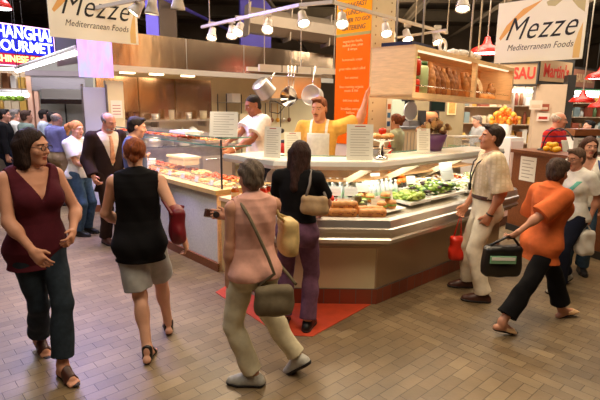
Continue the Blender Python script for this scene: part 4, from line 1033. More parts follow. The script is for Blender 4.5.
# ---------------------------------------------------------------- hanging bread case
ax = (cF+cR*((724-300)/FOC)+cU*((200-120)/FOC)).normalized()      # the case's long axis, tipped down a little at the far end
CX = ax; CZ = (UP-ax*ax.dot(UP)).normalized(); CY = CZ.cross(CX)    # CY: towards the kitchen
O = at(411.5, 97.5, 5.0); CL, CH, CD = 3.05, .52, .50
CM = Matrix(((CX.x, CY.x, CZ.x, O.x), (CX.y, CY.y, CZ.y, O.y), (CX.z, CY.z, CZ.z, O.z), (0, 0, 0, 1)))
BC = thing('bread_case', 'long maple display case of loaves hung over the deli counter', 'display case')
def cbox(nm, m, *a, par=None): b = MB(); b.box(*a, CM); return b.build(nm, m, par or BC)
cbox('end_panel', M_WOOD, 0, .02, 0, CD, 0, CH); cbox('end_panel', M_WOOD, CL-.02, CL, 0, CD, 0, CH)
cbox('top_panel', M_WOOD, 0, CL, 0, CD, CH-.025, CH); cbox('bottom_panel', M_WOOD, 0, CL, 0, CD, 0, .03); cbox('back_panel', mat('maple_inside', s2l(206, 142, 78), .5, noise=.12, nscale=4, stretch=(2, 2, 14)), 0.02, CL-.02, CD-.015, CD, .03, CH-.025)
cbox('divider', M_WOOD, 1.62, 1.65, .0, .05, .03, CH-.025)
for x0, x1 in ((.10, 1.58), (1.70, CL-.08)): cbox('case_lamp', mat('case_glow', (1, .9, .7), .4, emit=(1, .84, .6), estr=1.1), x0, x1, .05, .075, CH-.05, CH-.026)  # near bay's strip is added to light the loaves; far bay has a lamp
b = MB(); 
for a in ((0, CL, -.008, 0, 0, .055), (0, CL, -.008, 0, CH-.045, CH), (0, .055, -.008, 0, .055, CH-.045), (CL-.05, CL, -.008, 0, .055, CH-.045), (1.61, 1.66, -.008, 0, .055, CH-.045)): b.box(*a, CM)
b.build('face_frame', M_WOOD, BC)
for x0, x1 in ((.06, 1.61), (1.66, CL-.05)):
    b = MB(); b.tube([CM @ Vector((x0, .03, .13)), CM @ Vector((x1, .03, .13))], .006, 8); b.build('guard_rail', M_CHROME, BC)
def cp(x, y, z): return CM @ Vector((x, y, z))
M_LOAF = mat('brown_loaf', s2l(150, 94, 50), .6, noise=.35, nscale=14, bump=.3, bscale=30); M_LOAFG = mat('golden_loaf', s2l(186, 126, 70), .6, noise=.3, nscale=14, bump=.3, bscale=30)
def loaf(lb, x, y, z, L, r, tilt, m, group='loaves in the bread case', yaw=0, pts=None):
    me = soft([(((0, 0, -L/2), (0, 0, 0)), (r*.62, r), 'cone'), (((0, 0, 0), (0, 0, L/2)), (r, r*.6), 'cone')], [m], 'loaf', .009, .004)
    o = link('bread_loaf', me, None, None, cp(x, y, z)); o.rotation_euler = (math.radians(-12), math.radians(tilt), math.atan2(CX.y, CX.x)+yaw); return tag(o, lb, 'bread', group)
rb = ['first', 'second', 'third', 'fourth', 'fifth', 'sixth', 'seventh']
for i, (x, tl, L, r, m) in enumerate(((.62, -8, .36, .055, M_LOAF), (.80, 5, .38, .055, M_LOAFG), (.93, -14, .37, .05, M_LOAF), (1.07, -20, .36, .05, M_LOAF), (1.20, -15, .34, .045, M_LOAFG), (1.34, -8, .36, .05, M_LOAF), (1.48, 8, .33, .045, M_LOAF))):
    loaf('%s upright loaf, %s from the jars in the near bay' % ('dark brown' if m is M_LOAF else 'golden', rb[i]), x, .20, .055+L/2, L-1.1*r, r*1.08, tl, m)
for i, (x, tl, L, r, m) in enumerate(((1.80, -20, .34, .045, M_LOAFG), (1.95, -28, .36, .045, M_LOAFG), (2.12, -25, .33, .045, M_LOAF), (2.75, 12, .24, .06, M_LOAFG))):
    loaf('%s leaning loaf, %s from the divider in the far bay' % ('dark brown' if m is M_LOAF else 'golden', rb[i]), x, .20, .055+L/2, L-1.1*r, r*1.08, tl, m)
o = tag(link('round_loaf', soft([(((0, 0, 0),), (.15, .05, .16), 'ell')], [mat('floured_crust', s2l(228, 196, 150), .7, noise=.15, nscale=10, bump=.2)], 'round_loaf', .009, .004), None, None, cp(2.38, .26, .20)), 'big pale round loaf standing on edge in the bread case', 'bread'); o.rotation_euler = (-.2, 0, math.atan2(CX.y, CX.x))
for i, (x, r_) in enumerate(((2.30, .05), (2.48, .055), (2.62, .05))): tag(link('bread_roll', soft([(((0, 0, 0),), (r_*1.3, r_, r_), 'ell')], [M_CRUST], 'bread_roll', .008, .003), None, None, cp(x, .14, .03+r_)), 'golden roll lying low before the round loaf, %s from the divider' % rb[i], 'bread roll', 'rolls in the bread case')
for k, (x, lab, m, m2) in enumerate(((.19, 'tall jar packed with red peppers, lower one in the case\'s left corner', M_TOM, M_LEAF), (.19, 'jar of red peppers stacked on the lower jar in the case', M_TOM, M_LEAF), (.37, 'clear jar with pale green contents next to the red pepper jars', mat('pale_green', s2l(190, 206, 150), .3), M_LEAFD))):
    t = thing('preserve_jar', lab, 'jar'); z = .03+(.20 if k == 1 else 0); hh = .19 if k < 2 else .36
    Mj = CM @ Matrix.Translation((x, .10, z))
    MB().lathe([(.06, 0), (.075, .01), (.075, hh*.8), (.055, hh*.9)], n=16, M=Mj).build('glass_body', m, t); MB().lathe([(.06, hh*.88), (.06, hh), (.01, hh)], n=16, M=Mj).build('lid', m2, t)
for k, x in enumerate((.48, .53)): 
    b = MB(); b.tube([cp(x, .2, .04), cp(x+.02, .25, .43)], .012, 8); tag(b.build('bread_stick', M_CRUST), 'thin breadstick standing beside the jars, %s one' % ('nearer' if k == 0 else 'farther'), 'breadstick', 'breadsticks')
tag(MB().box(.08, .62, .08, .44, CH+.002, CH+.05, CM).build('tray', mat('navy_tray', s2l(26, 30, 62), .4)), 'dark navy tray lying on top of the bread case', 'tray')
b = MB(); 
for i in range(9): b.ball(cp(1.35+.07*i, .2+.05*math.sin(i*2.2), CH+.06), (.09, .10, .055), 2, None, .12)
tag(b.build('plastic_sheet', mat('crumpled_film', s2l(236, 226, 214), .25, alpha=.8)), 'crumpled white plastic wrap lying on the bread case', 'wrap')
t = thing('wire_basket', 'small white wire basket ring on top of the bread case', 'basket')
b = MB(); b.tube([cp(.95+.09*math.cos(a), .15, CH+.095+.08*math.sin(a)) for a in np.linspace(0, 6.28, 18)[:-1]], .012, 6, closed=True); b.build('hoop', M_WHITE, t); b = MB(); b.tube([cp(.95+.05*math.cos(a), .15, CH+.095+.05*math.sin(a)) for a in np.linspace(0, 6.28, 14)[:-1]], .007, 6, closed=True); b.build('inner_hoop', M_WHITE, t)
for k, (x, y) in enumerate(((.35, .1), (1.62, .1), (2.7, .1), (.35, .42), (2.7, .42))):
    p = cp(x, y, CH); b = MB(); b.tube([p-UP*.01, (p.x, p.y, 5.6)], .012, 8); tag(b.build('hanger_rod', M_RAIL), 'thin pale rod holding the bread case, %s' % ['front near end', 'front middle', 'front far end', 'rear near end', 'rear far end'][k], 'rod', 'bread case rods')
# ---------------------------------------------------------------- light tracks and heads
def bar(name, label, p, q, w, h, m, cat, group=None):
    p = Vector(p); q = Vector(q); M = frame(p, q-p, UP); b = MB(); b.box(0, (q-p).length, -w, w, -h, h, M); return tag(b.build(name, m), label, cat, group)
TZ = 2.95
Rp = [az(202, 27, TZ), az(300, 5, TZ), az(333, 2, TZ), az(447, 33, TZ)]
bar('light_track', 'white lamp track above the left counter', Rp[0], Rp[1], .018, .018, M_RAIL, 'light track'); bar('light_track', 'short white lamp track above the counter corner', Rp[1], Rp[2], .018, .018, M_RAIL, 'light track'); bar('light_track', 'white lamp track running from the corner over the bread case', Rp[2], Rp[3], .018, .018, M_RAIL, 'light track')
Rq = [az(375, 41, 2.85), az(447, 30, 2.85)]
bar('light_track', 'lower white lamp track behind the bread case', Rq[0], Rq[1], .015, .015, M_RAIL, 'light track')
Rl = [az(85, 10, 2.95), az(205, -14, 2.95)]
bar('light_track', 'white lamp track above the left hanging sign', Rl[0], Rl[1], .018, .018, M_RAIL, 'light track')
for k, p in enumerate([Rp[0]*.9+Rp[1]*.1, Rp[0]*.45+Rp[1]*.55, Rp[2], Rp[2]*.35+Rp[3]*.65, Rp[3]]):
    b = MB(); b.tube([p, (p.x, p.y, 5.6)], .008, 6); tag(b.build('hanger_rod', M_RAIL), 'thin rod carrying the lamp track, %s' % ['far left end', 'left middle', 'at the counter corner', 'right middle', 'far right end'][k], 'rod', 'track rods')
LIGHTS = []
def spot(px, py, z, aim, label, tz=None, size=1., e=60, col=(1, .80, .55), real=True):
    p = az(px, py, z); aim = Vector(aim); d = (aim-p).normalized()
    t = thing('track_light', label, 'spotlight', group='track spotlights')
    up = p+UP*.13
    M = frame(p, d.orthogonal(), d); s = size
    b = MB(); b.lathe([(.022*s, -.10*s), (.045*s, -.085*s), (.05*s, -.02*s), (.072*s, .05*s), (.076*s, .075*s), (.066*s, .07*s), (.04*s, .02*s)], n=18, M=M, cap=False); b.lathe([(.02*s, -.10*s), (.022*s, -.10*s)], n=12, M=M); b.build('lamp_shade', M_RAIL, t)
    b = MB(); b.lathe([(.008*s, .045*s), (.060*s, .05*s), (.05*s, .062*s), (.004*s, .066*s)], n=16, M=M); b.build('bulb', M_BULB, t)
    b = MB(); b.tube([p-d*.05, p-d*.05+UP*.07, up], .010, 6); b.box(-.045, .045, -.016, .016, -.02, .03, Matrix.Translation(up)); b.build('bracket', M_RAIL, t)
    if real:
        l = bpy.data.lights.new('spot_beam', 'SPOT'); l.energy = e; l.color = col; l.spot_size = 1.15; l.spot_blend = .6; l.shadow_soft_size = .06
        lo = bpy.data.objects.new('spot_beam', l); COL.objects.link(lo); lo.location = p+d*.09; lo.rotation_euler = d.to_track_quat('-Z', 'Y').to_euler()
    return p
foodL = L3(1., .3, .95); foodR = R3(.8, -.2, .95); foodF = F3(.4, -.1, .95)
sl = [(212, 34, 2.84, foodL, 'track spotlight first from the far end over the left counter', 70), (232, 32, 2.83, L3(.4, .4, .95), 'track spotlight second from the far end over the left counter', 70), (239, 29, 2.83, (-1.6, 4.2, 0), 'track spotlight turned to the aisle over the left counter', 60), (268, 26, 2.83, (-.6, 4.6, .9), 'track spotlight alone in front of the pale air duct', 60),
      (303, 19, 2.83, foodF, 'track spotlight left of the orange banner', 90), (342, 20, 2.83, (.5, 4.3, .9), 'track spotlight glaring in front of the orange banner', 90), (386, 30, 2.83, foodR, 'track spotlight right of the column', 80), (407, 36, 2.8, R3(1.4, -.2, .95), 'track spotlight just above the bread case corner', 70), (437, 38, 2.78, R3(2., -.1, .95), 'track spotlight low over the bread case top', 60),
      (137, 8, 2.88, (-2.9, 4.9, 1.2), 'round bright spotlight at the left hanging sign\'s corner', 60), (152, 7, 2.88, (-1.8, 5.4, .9), 'spotlight just right of the left hanging sign', 60), (178, 2, 2.92, (-1.5, 5.7, .9), 'spotlight highest above the steel hood', 60), (463, 3, 2.92, (1.3, 4.05, 0), 'spotlight above the right hanging sign', 130)]
for a in sl: spot(*a[:5], e=a[5])
# ---------------------------------------------------------------- hanging Mezze signs
def sign(p0, d, w, h, label, tiltz, mirror=False):
    t = thing('hanging_sign', label, 'sign')
    n = Vector((d.y, -d.x, 0)).normalized()
    M = frame(p0, d, n)
    MB().box(0, w, 0, h, -.006, .006, M).build('board', mat('sign_cream', s2l(255, 244, 220), .35, noise=.03, nscale=3), t)
    me = text_mesh('Mezze', h*.52, M @ Matrix.Translation((w*.50, h*.53, .007)), .002, .42, -.002, xs=.80, spacing=1.08); link('lettering', me, M_INK, t)
    me = text_mesh('Mediterranean Foods', h*.145, M @ Matrix.Translation((w*.52, h*.24, .007)), .0015, .28, -.0006, xs=.80, spacing=1.05); link('lettering', me, M_INKG if False else mat('brown_ink', s2l(74, 56, 40), .6), t)
    # soft orange and olive-green painted shapes behind the letters
    for k, (pts, c) in enumerate(((( (.04,.42),(.12,.62),(.30,.86),(.52,.97),(.44,.88),(.26,.70),(.14,.50),(.06,.38) ), (240, 176, 92)), (((.56,.92),(.66,.99),(.74,.93),(.66,.84),(.58,.86)), (204, 190, 140)), (((.80,.99),(.97,.99),(.97,.70),(.90,.78),(.84,.88)), (206, 190, 136)), (((.90,.02),(.97,.02),(.97,.56),(.93,.40),(.90,.2)), (240, 196, 120)))):
        b = MB(); b.prism([(x*w, y*h) for x, y in pts], .0061+.0002*k, .0066+.0002*k, M); b.build('painted_shape', mat('sign_tint_%d' % k, s2l(*c), .5), t)
    for x in (.08, .92):
        b = MB(); p = M @ Vector((x*w, h, 0)); b.tube([p-UP*.02, (p.x, p.y, 5.6)], .006, 6); b.build('hanging_wire', M_DARK, t)
sign(az(494, 63.5, 2.41), -E2, .97, .68, 'cream Mezze sign hanging over the right end of the counter', 0)
sign(az(50, 36.5, 2.585), E1, 1.0, .68, 'cream Mezze sign hanging above the queue at the left', 0)
# ---------------------------------------------------------------- steel hood, back kitchen
H0 = Vector((-2.65, 8.75, 0)); nH = Vector((-.676, .737, 0))
def H3(s, v, z): return H0+E1*s+E2*v+UP*z
def hbox(b, s0, s1, v0, v1, z0, z1):
    b.hexa([H3(s0, v0, z0), H3(s1, v0, z0), H3(s1, v1, z0), H3(s0, v1, z0), H3(s0, v0, z1), H3(s1, v0, z1), H3(s1, v1, z1), H3(s0, v1, z1)]); return b
HD = thing('extractor_hood', 'long copper-tinged stainless hood over the back kitchen', 'hood')
hbox(MB(), -1.2, 4.6, 0, .02, 2.50, 3.05).build('fascia', M_HOOD, HD); hbox(MB(), -1.2, 4.6, -.03, .03, 2.40, 2.50).build('gutter', M_STEEL, HD)
hbox(MB(), -1.2, 4.6, .02, 1.2, 3.03, 3.05).build('top_panel', M_STEEL, HD); hbox(MB(), -1.2, -1.18, .02, 1.2, 2.5, 3.05).build('end_panel', M_STEEL, HD); hbox(MB(), 4.58, 4.6, .02, 1.2, 2.5, 3.05).build('end_panel', M_STEEL, HD)
for s in (.7, 2.0, 3.3): hbox(MB(), s-.004, s+.004, -.004, 0, 2.5, 3.05).build('seam', M_STEELD, HD)
for s in (-.3, .25, .9, 2.8): hbox(MB(), s-.11, s+.11, .25, .40, 2.39, 2.44).build('heat_lamp', mat('heat_lamp', (1, .9, .7), .4, emit=(1, .72, .42), estr=7), HD)
b = hbox(MB(), -.55, 5.2, 1.22, 1.32, 0, 3.0); struct(b, 'wall_kitchen', M_WALLW)
sp = thing('splashback', 'tall shiny steel splashback reflecting warm light behind the kitchen', 'panel')
for i, (s0, s1) in enumerate(((-.55, .25), (.27, 1.05), (1.07, 1.95))): hbox(MB(), s0, s1, 1.17, 1.21, 1.55, 2.38).build('sheet', M_HOOD, sp)
hbox(MB(), -.55, 1.95, 1.16, 1.21, .15, 1.53).build('lower_sheet', M_STEEL, sp)
t = thing('wall_shelf', 'long steel shelf on the splashback under the hood', 'shelf'); hbox(MB(), -.55, 1.95, .75, 1.15, 1.52, 1.55).build('shelf_board', M_STEEL, t)
for s in (-.5, .5, 1.6): hbox(MB(), s-.015, s+.015, .85, 1.15, 1.40, 1.52).build('bracket', M_STEELD, t)
# cooking range and counters below
rg = thing('kitchen_range', 'steel cooking range beneath the shelf at the back', 'range')
hbox(MB(), -.5, 2.0, .35, 1.15, .15, 1.02).build('body', M_STEELD, rg)
for i in range(3):
    o = hbox(MB(), -.42+i*.80, .30+i*.80, .33, .35, .30, .82).build('oven_door', M_STEEL, rg); b = MB(); b.tube([H3(-.36+i*.80, .30, .76), H3(.24+i*.80, .30, .76)], .012, 8); b.build('handle', M_CHROME, o)
for s in (-.2, .5, 1.5):
    g = MB(); [g.tube([H3(s-.2, v, 1.04), H3(s+.2, v, 1.04)], .008, 6) for v in (.5, .7, .9)]; g.build('grate', M_DARK, rg)
def pot(p, r, h, label, m=None, lid=True, group=None):
    t = thing('stock_pot', label, 'pot', p, 0, group); MB().lathe([(r*.96, 0), (r, .01), (r, h), (r*.95, h), (r*.93, .02)], n=20, cap=False).build('pot_body', m or M_STEEL, t); MB().lathe([(r*.95, .005), (.001, .005)], n=20, cap=False).build('base', m or M_STEEL, t)
    if lid: MB().lathe([(r*1.02, h), (r*.9, h+.02), (.02, h+.035), (.02, h+.06), (.001, h+.065)], n=20, cap=False).build('lid', m or M_STEEL, t)
    for q in (1, -1):
        b = MB(); b.tube([(q*r, -.05, h*.8), (q*(r+.04), -.05, h*.8), (q*(r+.04), .05, h*.8), (q*r, .05, h*.8)], .008, 6); b.build('handle', M_CHROME, t)
pot(H3(.95, .7, 1.04), .18, .30, 'tall steel stock pot on the range, nearest the cook'); pot(H3(.3, .75, 1.04), .20, .22, 'wide steel pot on the middle of the range'); pot(H3(-.25, .75, 1.04), .17, .25, 'steel pot on the range far from the cook')
t = thing('chef_hat_dome', 'white rounded bread dome glowing under the shelf', 'dome', H3(1.3, .9, 1.04)); MB().lathe([(.17, 0), (.17, .12), (.14, .25), (.08, .33), (.02, .36)], n=20).build('dome', M_WHITE, t); MB().lathe([(.18, 0), (.18, .02)], n=20).build('foot', M_STEEL, t); t.name = 'bread_dome'
for k, (s, r_, h_, m_) in enumerate(((-.48, .06, .18, M_CREAM), (-.34, .08, .14, M_WHITE), (-.2, .07, .20, M_STEEL), (.1, .06, .16, M_WOODD), (.5, .09, .12, M_STEEL), (.85, .06, .2, M_CREAM), (1.25, .07, .15, M_STEEL), (1.6, .08, .18, M_CREAM))):
    t = thing('storage_tub', '%s tub on the steel wall shelf, %s from the left' % ({'cream_paint': 'cream', 'white_enamel': 'white', 'brushed_steel': 'steel', 'brown_wood': 'brown'}[m_.name], ords[k]), 'tub', H3(s, .95, 1.551)); MB().lathe([(r_*.85, 0), (r_, h_*.9)], n=16).build('tub_body', m_, t); MB().lathe([(r_*1.03, h_*.9), (r_*1.03, h_)], n=16).build('lid', m_, t)
# shelves unit beside the splashback (dark rack behind the cook)
wr = thing('wire_rack', 'dark wire rack against the cream wall behind the cook', 'rack')
for s in (2.1, 2.75):
    for v in (.8, 1.15): b = MB(); b.tube([H3(s, v, .15), H3(s, v, 2.1)], .012, 6); b.build('upright', M_DARK, wr)
for z in (.5, 1.0, 1.45, 1.9): hbox(MB(), 2.08, 2.77, .78, 1.17, z, z+.015).build('shelf', M_STEELD, wr)
for k, (z, s) in enumerate(((1.015, 2.25), (1.015, 2.55), (1.465, 2.3), (1.465, 2.6), (1.915, 2.4))):
    b = hbox(MB(), s-.11, s+.11, .85, 1.1, z, z+.2); tag(b.build('food_tub', [M_CREAM, M_WHITE, M_STEEL][k % 3]), 'square %s food tub on the dark wire rack, %s' % (['cream', 'white', 'steel'][k % 3], ['lower left', 'lower right', 'middle left', 'middle right', 'top'][k]), 'tub')
# pot rack with hanging pots
pr_ = thing('pot_rack', 'steel bar rack holding pots above the cook', 'rack')
r0, r1 = at(262, 67.5, 7.2), at(336, 65.5, 7.9); r1.z = r0.z
b = MB(); M = frame(r0, r1-r0, UP); b.box(-.05, (r1-r0).length, -.025, .025, -.045, .045, M); b.build('rail', M_RAIL, pr_); b = MB(); b.box(-.05, (r1-r0).length, .38, .42, -.03, .03, M); b.build('rail', M_RAIL, pr_)
for f in (.03, .5, .97):
    p = r0.lerp(r1, f); b = MB(); b.tube([p, (p.x, p.y, 5.6)], .007, 6); b.build('hanging_rod', M_RAIL, pr_)
for f in (.25, .45, .65): 
    p = r0.lerp(r1, f); b = MB(); b.box(-.012, .012, -.03, .0, -.05, .05, Matrix.Translation(p)); b.build('clip', M_CHROME, pr_)
def pan(p, r, h, axis, hd, label, m):
    t = thing('saucepan', label, 'saucepan'); M = frame(p, Vector(axis).orthogonal(), axis)
    MB().lathe([(.002, 0), (r*.85, 0), (r*.9, .01), (r, h), (r*1.03, h+.004), (r*.96, h), (r*.86, .015), (.002, .012)], n=24, M=M, cap=False).build('pan_body', m, t)
    hd = Vector(hd); q = p+Vector(axis).normalized()*h*.85; b = MB(); b.tube([q+hd.normalized()*r*.98, q+hd.normalized()*(r+.05)+UP*.02, q+hd], [.012, .010, .012], 8); b.build('handle', M_CHROME, t)
pan(at(259, 83, 7.1), .145, .21, (.50, .45, -.62), (.12, .05, .28), 'large dull steel saucepan hanging tilted from the rack end', M_STEELD)
t = thing('conical_strainer', 'shiny conical strainer hanging beside the large saucepan', 'strainer'); p = at(290, 97, 7.2); axs = Vector((-.55, -.83, .1)); M = frame(p, axs.orthogonal(), axs)
MB().lathe([(.004, -.19), (.03, -.17), (.135, .03), (.145, .04), (.148, .045), (.138, .038), (.022, -.155), (.004, -.17)], n=24, M=M, cap=False).build('cone', M_CHROME, t)
for dx in (-.03, .02, .07): b = MB(); b.tube([p+Vector((dx*.6, 0, .13)), p+Vector((dx, .05, .45))], .009, 8); b.build('handle', M_CHROME, t)
pan(at(316, 97, 7.3), .15, .16, (-.5, -.8, .15), (.05, .1, .42), 'pale aluminium pan hanging right of the strainer', mat('aluminium', (.78, .74, .70), .4, .8))
# utensils hung on the cream wall
hk = thing('utensil_rail', 'rail of hanging cooking utensils on the cream kitchen wall', 'utensil rail')
b = MB(); b.tube([H3(3.0, 1.19, 1.92), H3(4.5, 1.19, 1.92)], .01, 6); b.build('rail', M_STEEL, hk)
UT = ['black ladle', 'steel spoon', 'black spatula', 'wooden spoon', 'yellow-handled spatula', 'steel whisk', 'brown spoon']
for i in range(7):
    s = 3.1+i*.19; m_ = [M_DARK, M_STEEL, M_DARK, M_WOODD, mat('yellow_handle', s2l(222, 160, 40), .5), M_STEEL, M_WOODD][i]
    b = MB(); b.tube([H3(s, 1.17, 1.91), H3(s, 1.16, 1.55)], .010, 6); b.ball(H3(s, 1.15, 1.50), (.05, .035, .06), 2); tag(b.build('cooking_utensil', m_), '%s hanging on the wall rail, %s from the left' % (UT[i], ords[i]), 'utensil')
wrack = thing('wire_hook', 'bent dark wire hook rack on the cream wall right of the cook', 'hook')
b = MB(); c0 = at(270, 101, 10.0); b.tube([c0, c0+Vector((.0, 0, -.22)), c0+Vector((.18, 0, -.25)), c0+Vector((.3, 0, -.1)), c0+Vector((.1, 0, 0)), c0], .012, 6); b.tube([c0+Vector((.22, 0, -.1)), c0+Vector((.22, 0, -.55))], .01, 6); b.ball(c0+Vector((.24, 0, -.6)), (.06, .05, .05), 2); b.build('hook', M_DARK, wrack)
b = MB(); M = frame(at(300, 88, 9.4), (1, .3, 0), (.2, -1, 0)); 
st = thing('steel_cabinet', 'steel wall cabinet with a round badge behind the pot rack', 'cabinet'); b.box(-.55, .42, -.20, .20, -.35, 0, M); b.build('body', M_HOOD, st)
b = MB(); b.lathe([(.045, 0), (.045, .01)], n=16, M=M @ Matrix.Translation((.22, .02, 0))); b.build('badge', M_BLACK, st); b = MB(); b.lathe([(.03, .01), (.03, .013)], n=16, M=M @ Matrix.Translation((.22, .02, 0))); b.build('badge_ring', M_WHITE, st); b = MB(); b.box(-.55, .42, -.225, -.20, -.35, .01, M); b.build('lower_edge', M_STEELD, st)
# work counter behind the aproned server, with card holders
wc = thing('work_counter', 'steel work counter behind the servers along the kitchen', 'counter')
W0 = Vector((-.3, 7.6, 0)); 
def W3(s, v, z): return W0+E1*s+E2*v+UP*z
def wbox(b, s0, s1, v0, v1, z0, z1):
    b.hexa([W3(s0, v0, z0), W3(s1, v0, z0), W3(s1, v1, z0), W3(s0, v1, z0), W3(s0, v0, z1), W3(s1, v0, z1), W3(s1, v1, z1), W3(s0, v1, z1)]); return b
wbox(MB(), -.3, 1.0, 0, .6, .15, 1.02).build('body', M_STEELD, wc); wbox(MB(), -.33, 1.03, -.03, .63, 1.02, 1.06).build('counter_top', M_STEEL, wc)
M_REDP = mat('red_plastic', s2l(206, 40, 24), .4)
for k, (s, m_, n_) in enumerate(((0, M_BLACK, 'black'), (.18, M_REDP, 'red'), (.5, M_CREAM, 'cream'), (.75, M_REDP, 'red'))):
    t = thing('canister', '%s canister on the work counter, %s from the left' % (n_, ords[k]), 'canister', W3(s, .15, 1.061)); MB().lathe([(.06, 0), (.065, .22)], n=16).build('canister_body', m_, t); MB().lathe([(.068, .22), (.068, .26), (.02, .27)], n=16).build('lid', M_DARK if m_ is not M_BLACK else M_STEEL, t)
# ---------------------------------------------------------------- back counter seen under the bread case
bcn = thing('back_counter', 'grey-topped back counter with cream ribbed front behind the deli case', 'counter')
p0, p1 = at(396, 127, 8.4), at(448, 129.4, 9.2); p1.z = p0.z; dv = (p1-p0).normalized(); G = frame((p0.x, p0.y, 0), dv, Vector((dv.y, -dv.x, 0))); GL = (p1-p0).length; gz = p0.z
b = MB(); b.box(0, GL, 0, gz-.04, -.6, 0, G); b.build('front', M_CREAM, bcn); b = MB(); b.box(-.02, GL+.02, gz-.04, gz, -.65, .03, G); b.build('counter_top', mat('grey_top', s2l(116, 116, 120), .4), bcn)
b = MB()
for i in range(16): b.box(.03+i*GL/16, .045+i*GL/16, .2, gz-.1, 0, .008, G)
b.build('ribs', M_INKG, bcn)
def g(x, z, y): return G @ Vector((x, z, y))
bd = thing('menu_board', 'pale green-grey board on the kitchen wall right of the column', 'board'); q = at(401, 106, 11.03); b = MB(); M = frame(q, (.969, .247, 0), (.247, -.969, 0)); b.box(-.27, .27, -.23, .23, -.02, 0, M); b.build('panel', mat('grey_green_board', s2l(178, 188, 168), .5), bd); b = MB(); b.box(-.28, .28, -.245, -.23, -.02, .01, M); b.build('ledge', M_STEEL, bd)
sl_ = thing('meat_slicer', 'dark meat slicer on the back counter', 'slicer'); b = MB(); b.box(.42, .72, gz, gz+.10, -.4, -.1, G); b.build('base', M_STEELD, sl_); b = MB(); M = G @ Matrix.Translation((.58, gz+.27, -.22)); b.lathe([(.17, -.012), (.18, 0), (.17, .012)], n=24, M=M); b.build('blade', M_STEEL, sl_); b = MB(); b.box(.50, .56, gz+.08, gz+.5, -.3, -.24, G); b.box(.46, .66, gz+.44, gz+.5, -.34, -.2, G); b.build('arm', M_DARK, sl_)
rl = thing('paper_roll', 'roll of brown wrapping paper on the back counter', 'paper roll'); b = MB(); b.lathe([(.10, -.17), (.10, .17)], n=20, M=G @ Matrix.Translation((.95, gz+.16, -.12)) @ Matrix.Rotation(PI/2, 4, 'Y')); b.build('paper', mat('kraft_paper', s2l(214, 148, 96), .6), rl); b = MB(); b.box(.76, .78, gz, gz+.28, -.2, -.02, G); b.build('stand', M_DARK, rl); b = MB(); b.box(1.12, 1.14, gz, gz+.28, -.2, -.02, G); b.build('stand', M_DARK, rl)
mo = thing('monitor', 'dark till screen beyond the paper roll', 'screen'); b = MB(); mq = at(438, 104.5, 9.15); M = frame(mq, (1, .2, 0), (.2, -1, 0)); b.box(-.15, .15, -.13, .13, -.05, 0, M); b.build('casing', M_BLACK, mo); b = MB(); b.box(-.13, .13, -.11, .11, 0, .002, M); b.build('screen', mat('screen_dark', s2l(30, 44, 40), .2), mo); b = MB(); b.box(-.02, .02, gz-mq.z, -.13, -.06, -.03, M); b.build('stand', M_DARK, mo)
pq = thing('wooden_plaque', 'small wooden plaque on the back wall under the bread case', 'plaque'); b = MB(); M = frame(at(452, 108, 11.36), (.969, .247, 0), (.247, -.969, 0)); b.box(-.11, .11, -.16, .16, -.03, 0, M); b.build('board', M_WOOD, pq); b = MB(); b.box(-.08, .08, -.12, .12, 0, .004, M); b.build('inset', M_CRUST, pq)
hkb = struct(MB().box(-.6, 2.3, 0, .1, 0, 2.9, FR((1.6, 10.9, 0), .25)), 'wall_rear', mat('rear_wall_olive', s2l(150, 132, 100), .7, noise=.2, nscale=2))
tl = thing('flower_basket', 'big tan bunch of dried flowers in a purple wrap behind the deli case', 'flowers', R3(1.52, -.42, 1.381)); tl.scale = (.85, .85, .85)
b = MB(); b.lathe([(.10, 0), (.17, .22), (.16, .22)], n=14); b.build('basket', mat('purple_wrap', s2l(96, 52, 92), .5), tl)
b = MB(); rr = random.Random(5)
for i in range(60): a, q_ = rr.uniform(0, 6.28), rr.uniform(0, .24); b.mi = rr.randrange(3); b.ball((q_*math.cos(a), q_*math.sin(a), .26+rr.uniform(0, .2)*(1-q_/.3)), rr.uniform(.03, .055), 1, None, .2)
ob = b.build('blooms', [mat('dried_tan', s2l(176, 132, 78), .8), mat('dried_brown', s2l(112, 72, 40), .8), mat('dried_cream', s2l(214, 184, 130), .8)], tl); ob['kind'] = 'stuff'
tg = thing('bouquet', 'bright orange flower bunch beyond the right end of the counter', 'flowers', at(505, 128, 10.2)-UP*.2); b = MB(); b.lathe([(.10, 0), (.14, .28), (.13, .28)], n=14); b.build('vase', M_WHITE, tg)
b = MB()
for i in range(50): a, q_ = rr.uniform(0, 6.28), rr.uniform(0, .30); b.mi = rr.randrange(2); b.ball((q_*math.cos(a), q_*math.sin(a), .32+rr.uniform(0, .36)*(1-q_/.4)), rr.uniform(.04, .07), 1, None, .2)
ob = b.build('blooms', [mat('bloom_orange', s2l(246, 164, 50), .6), mat('bloom_deep', s2l(236, 120, 30), .6)], tg); ob['kind'] = 'stuff'
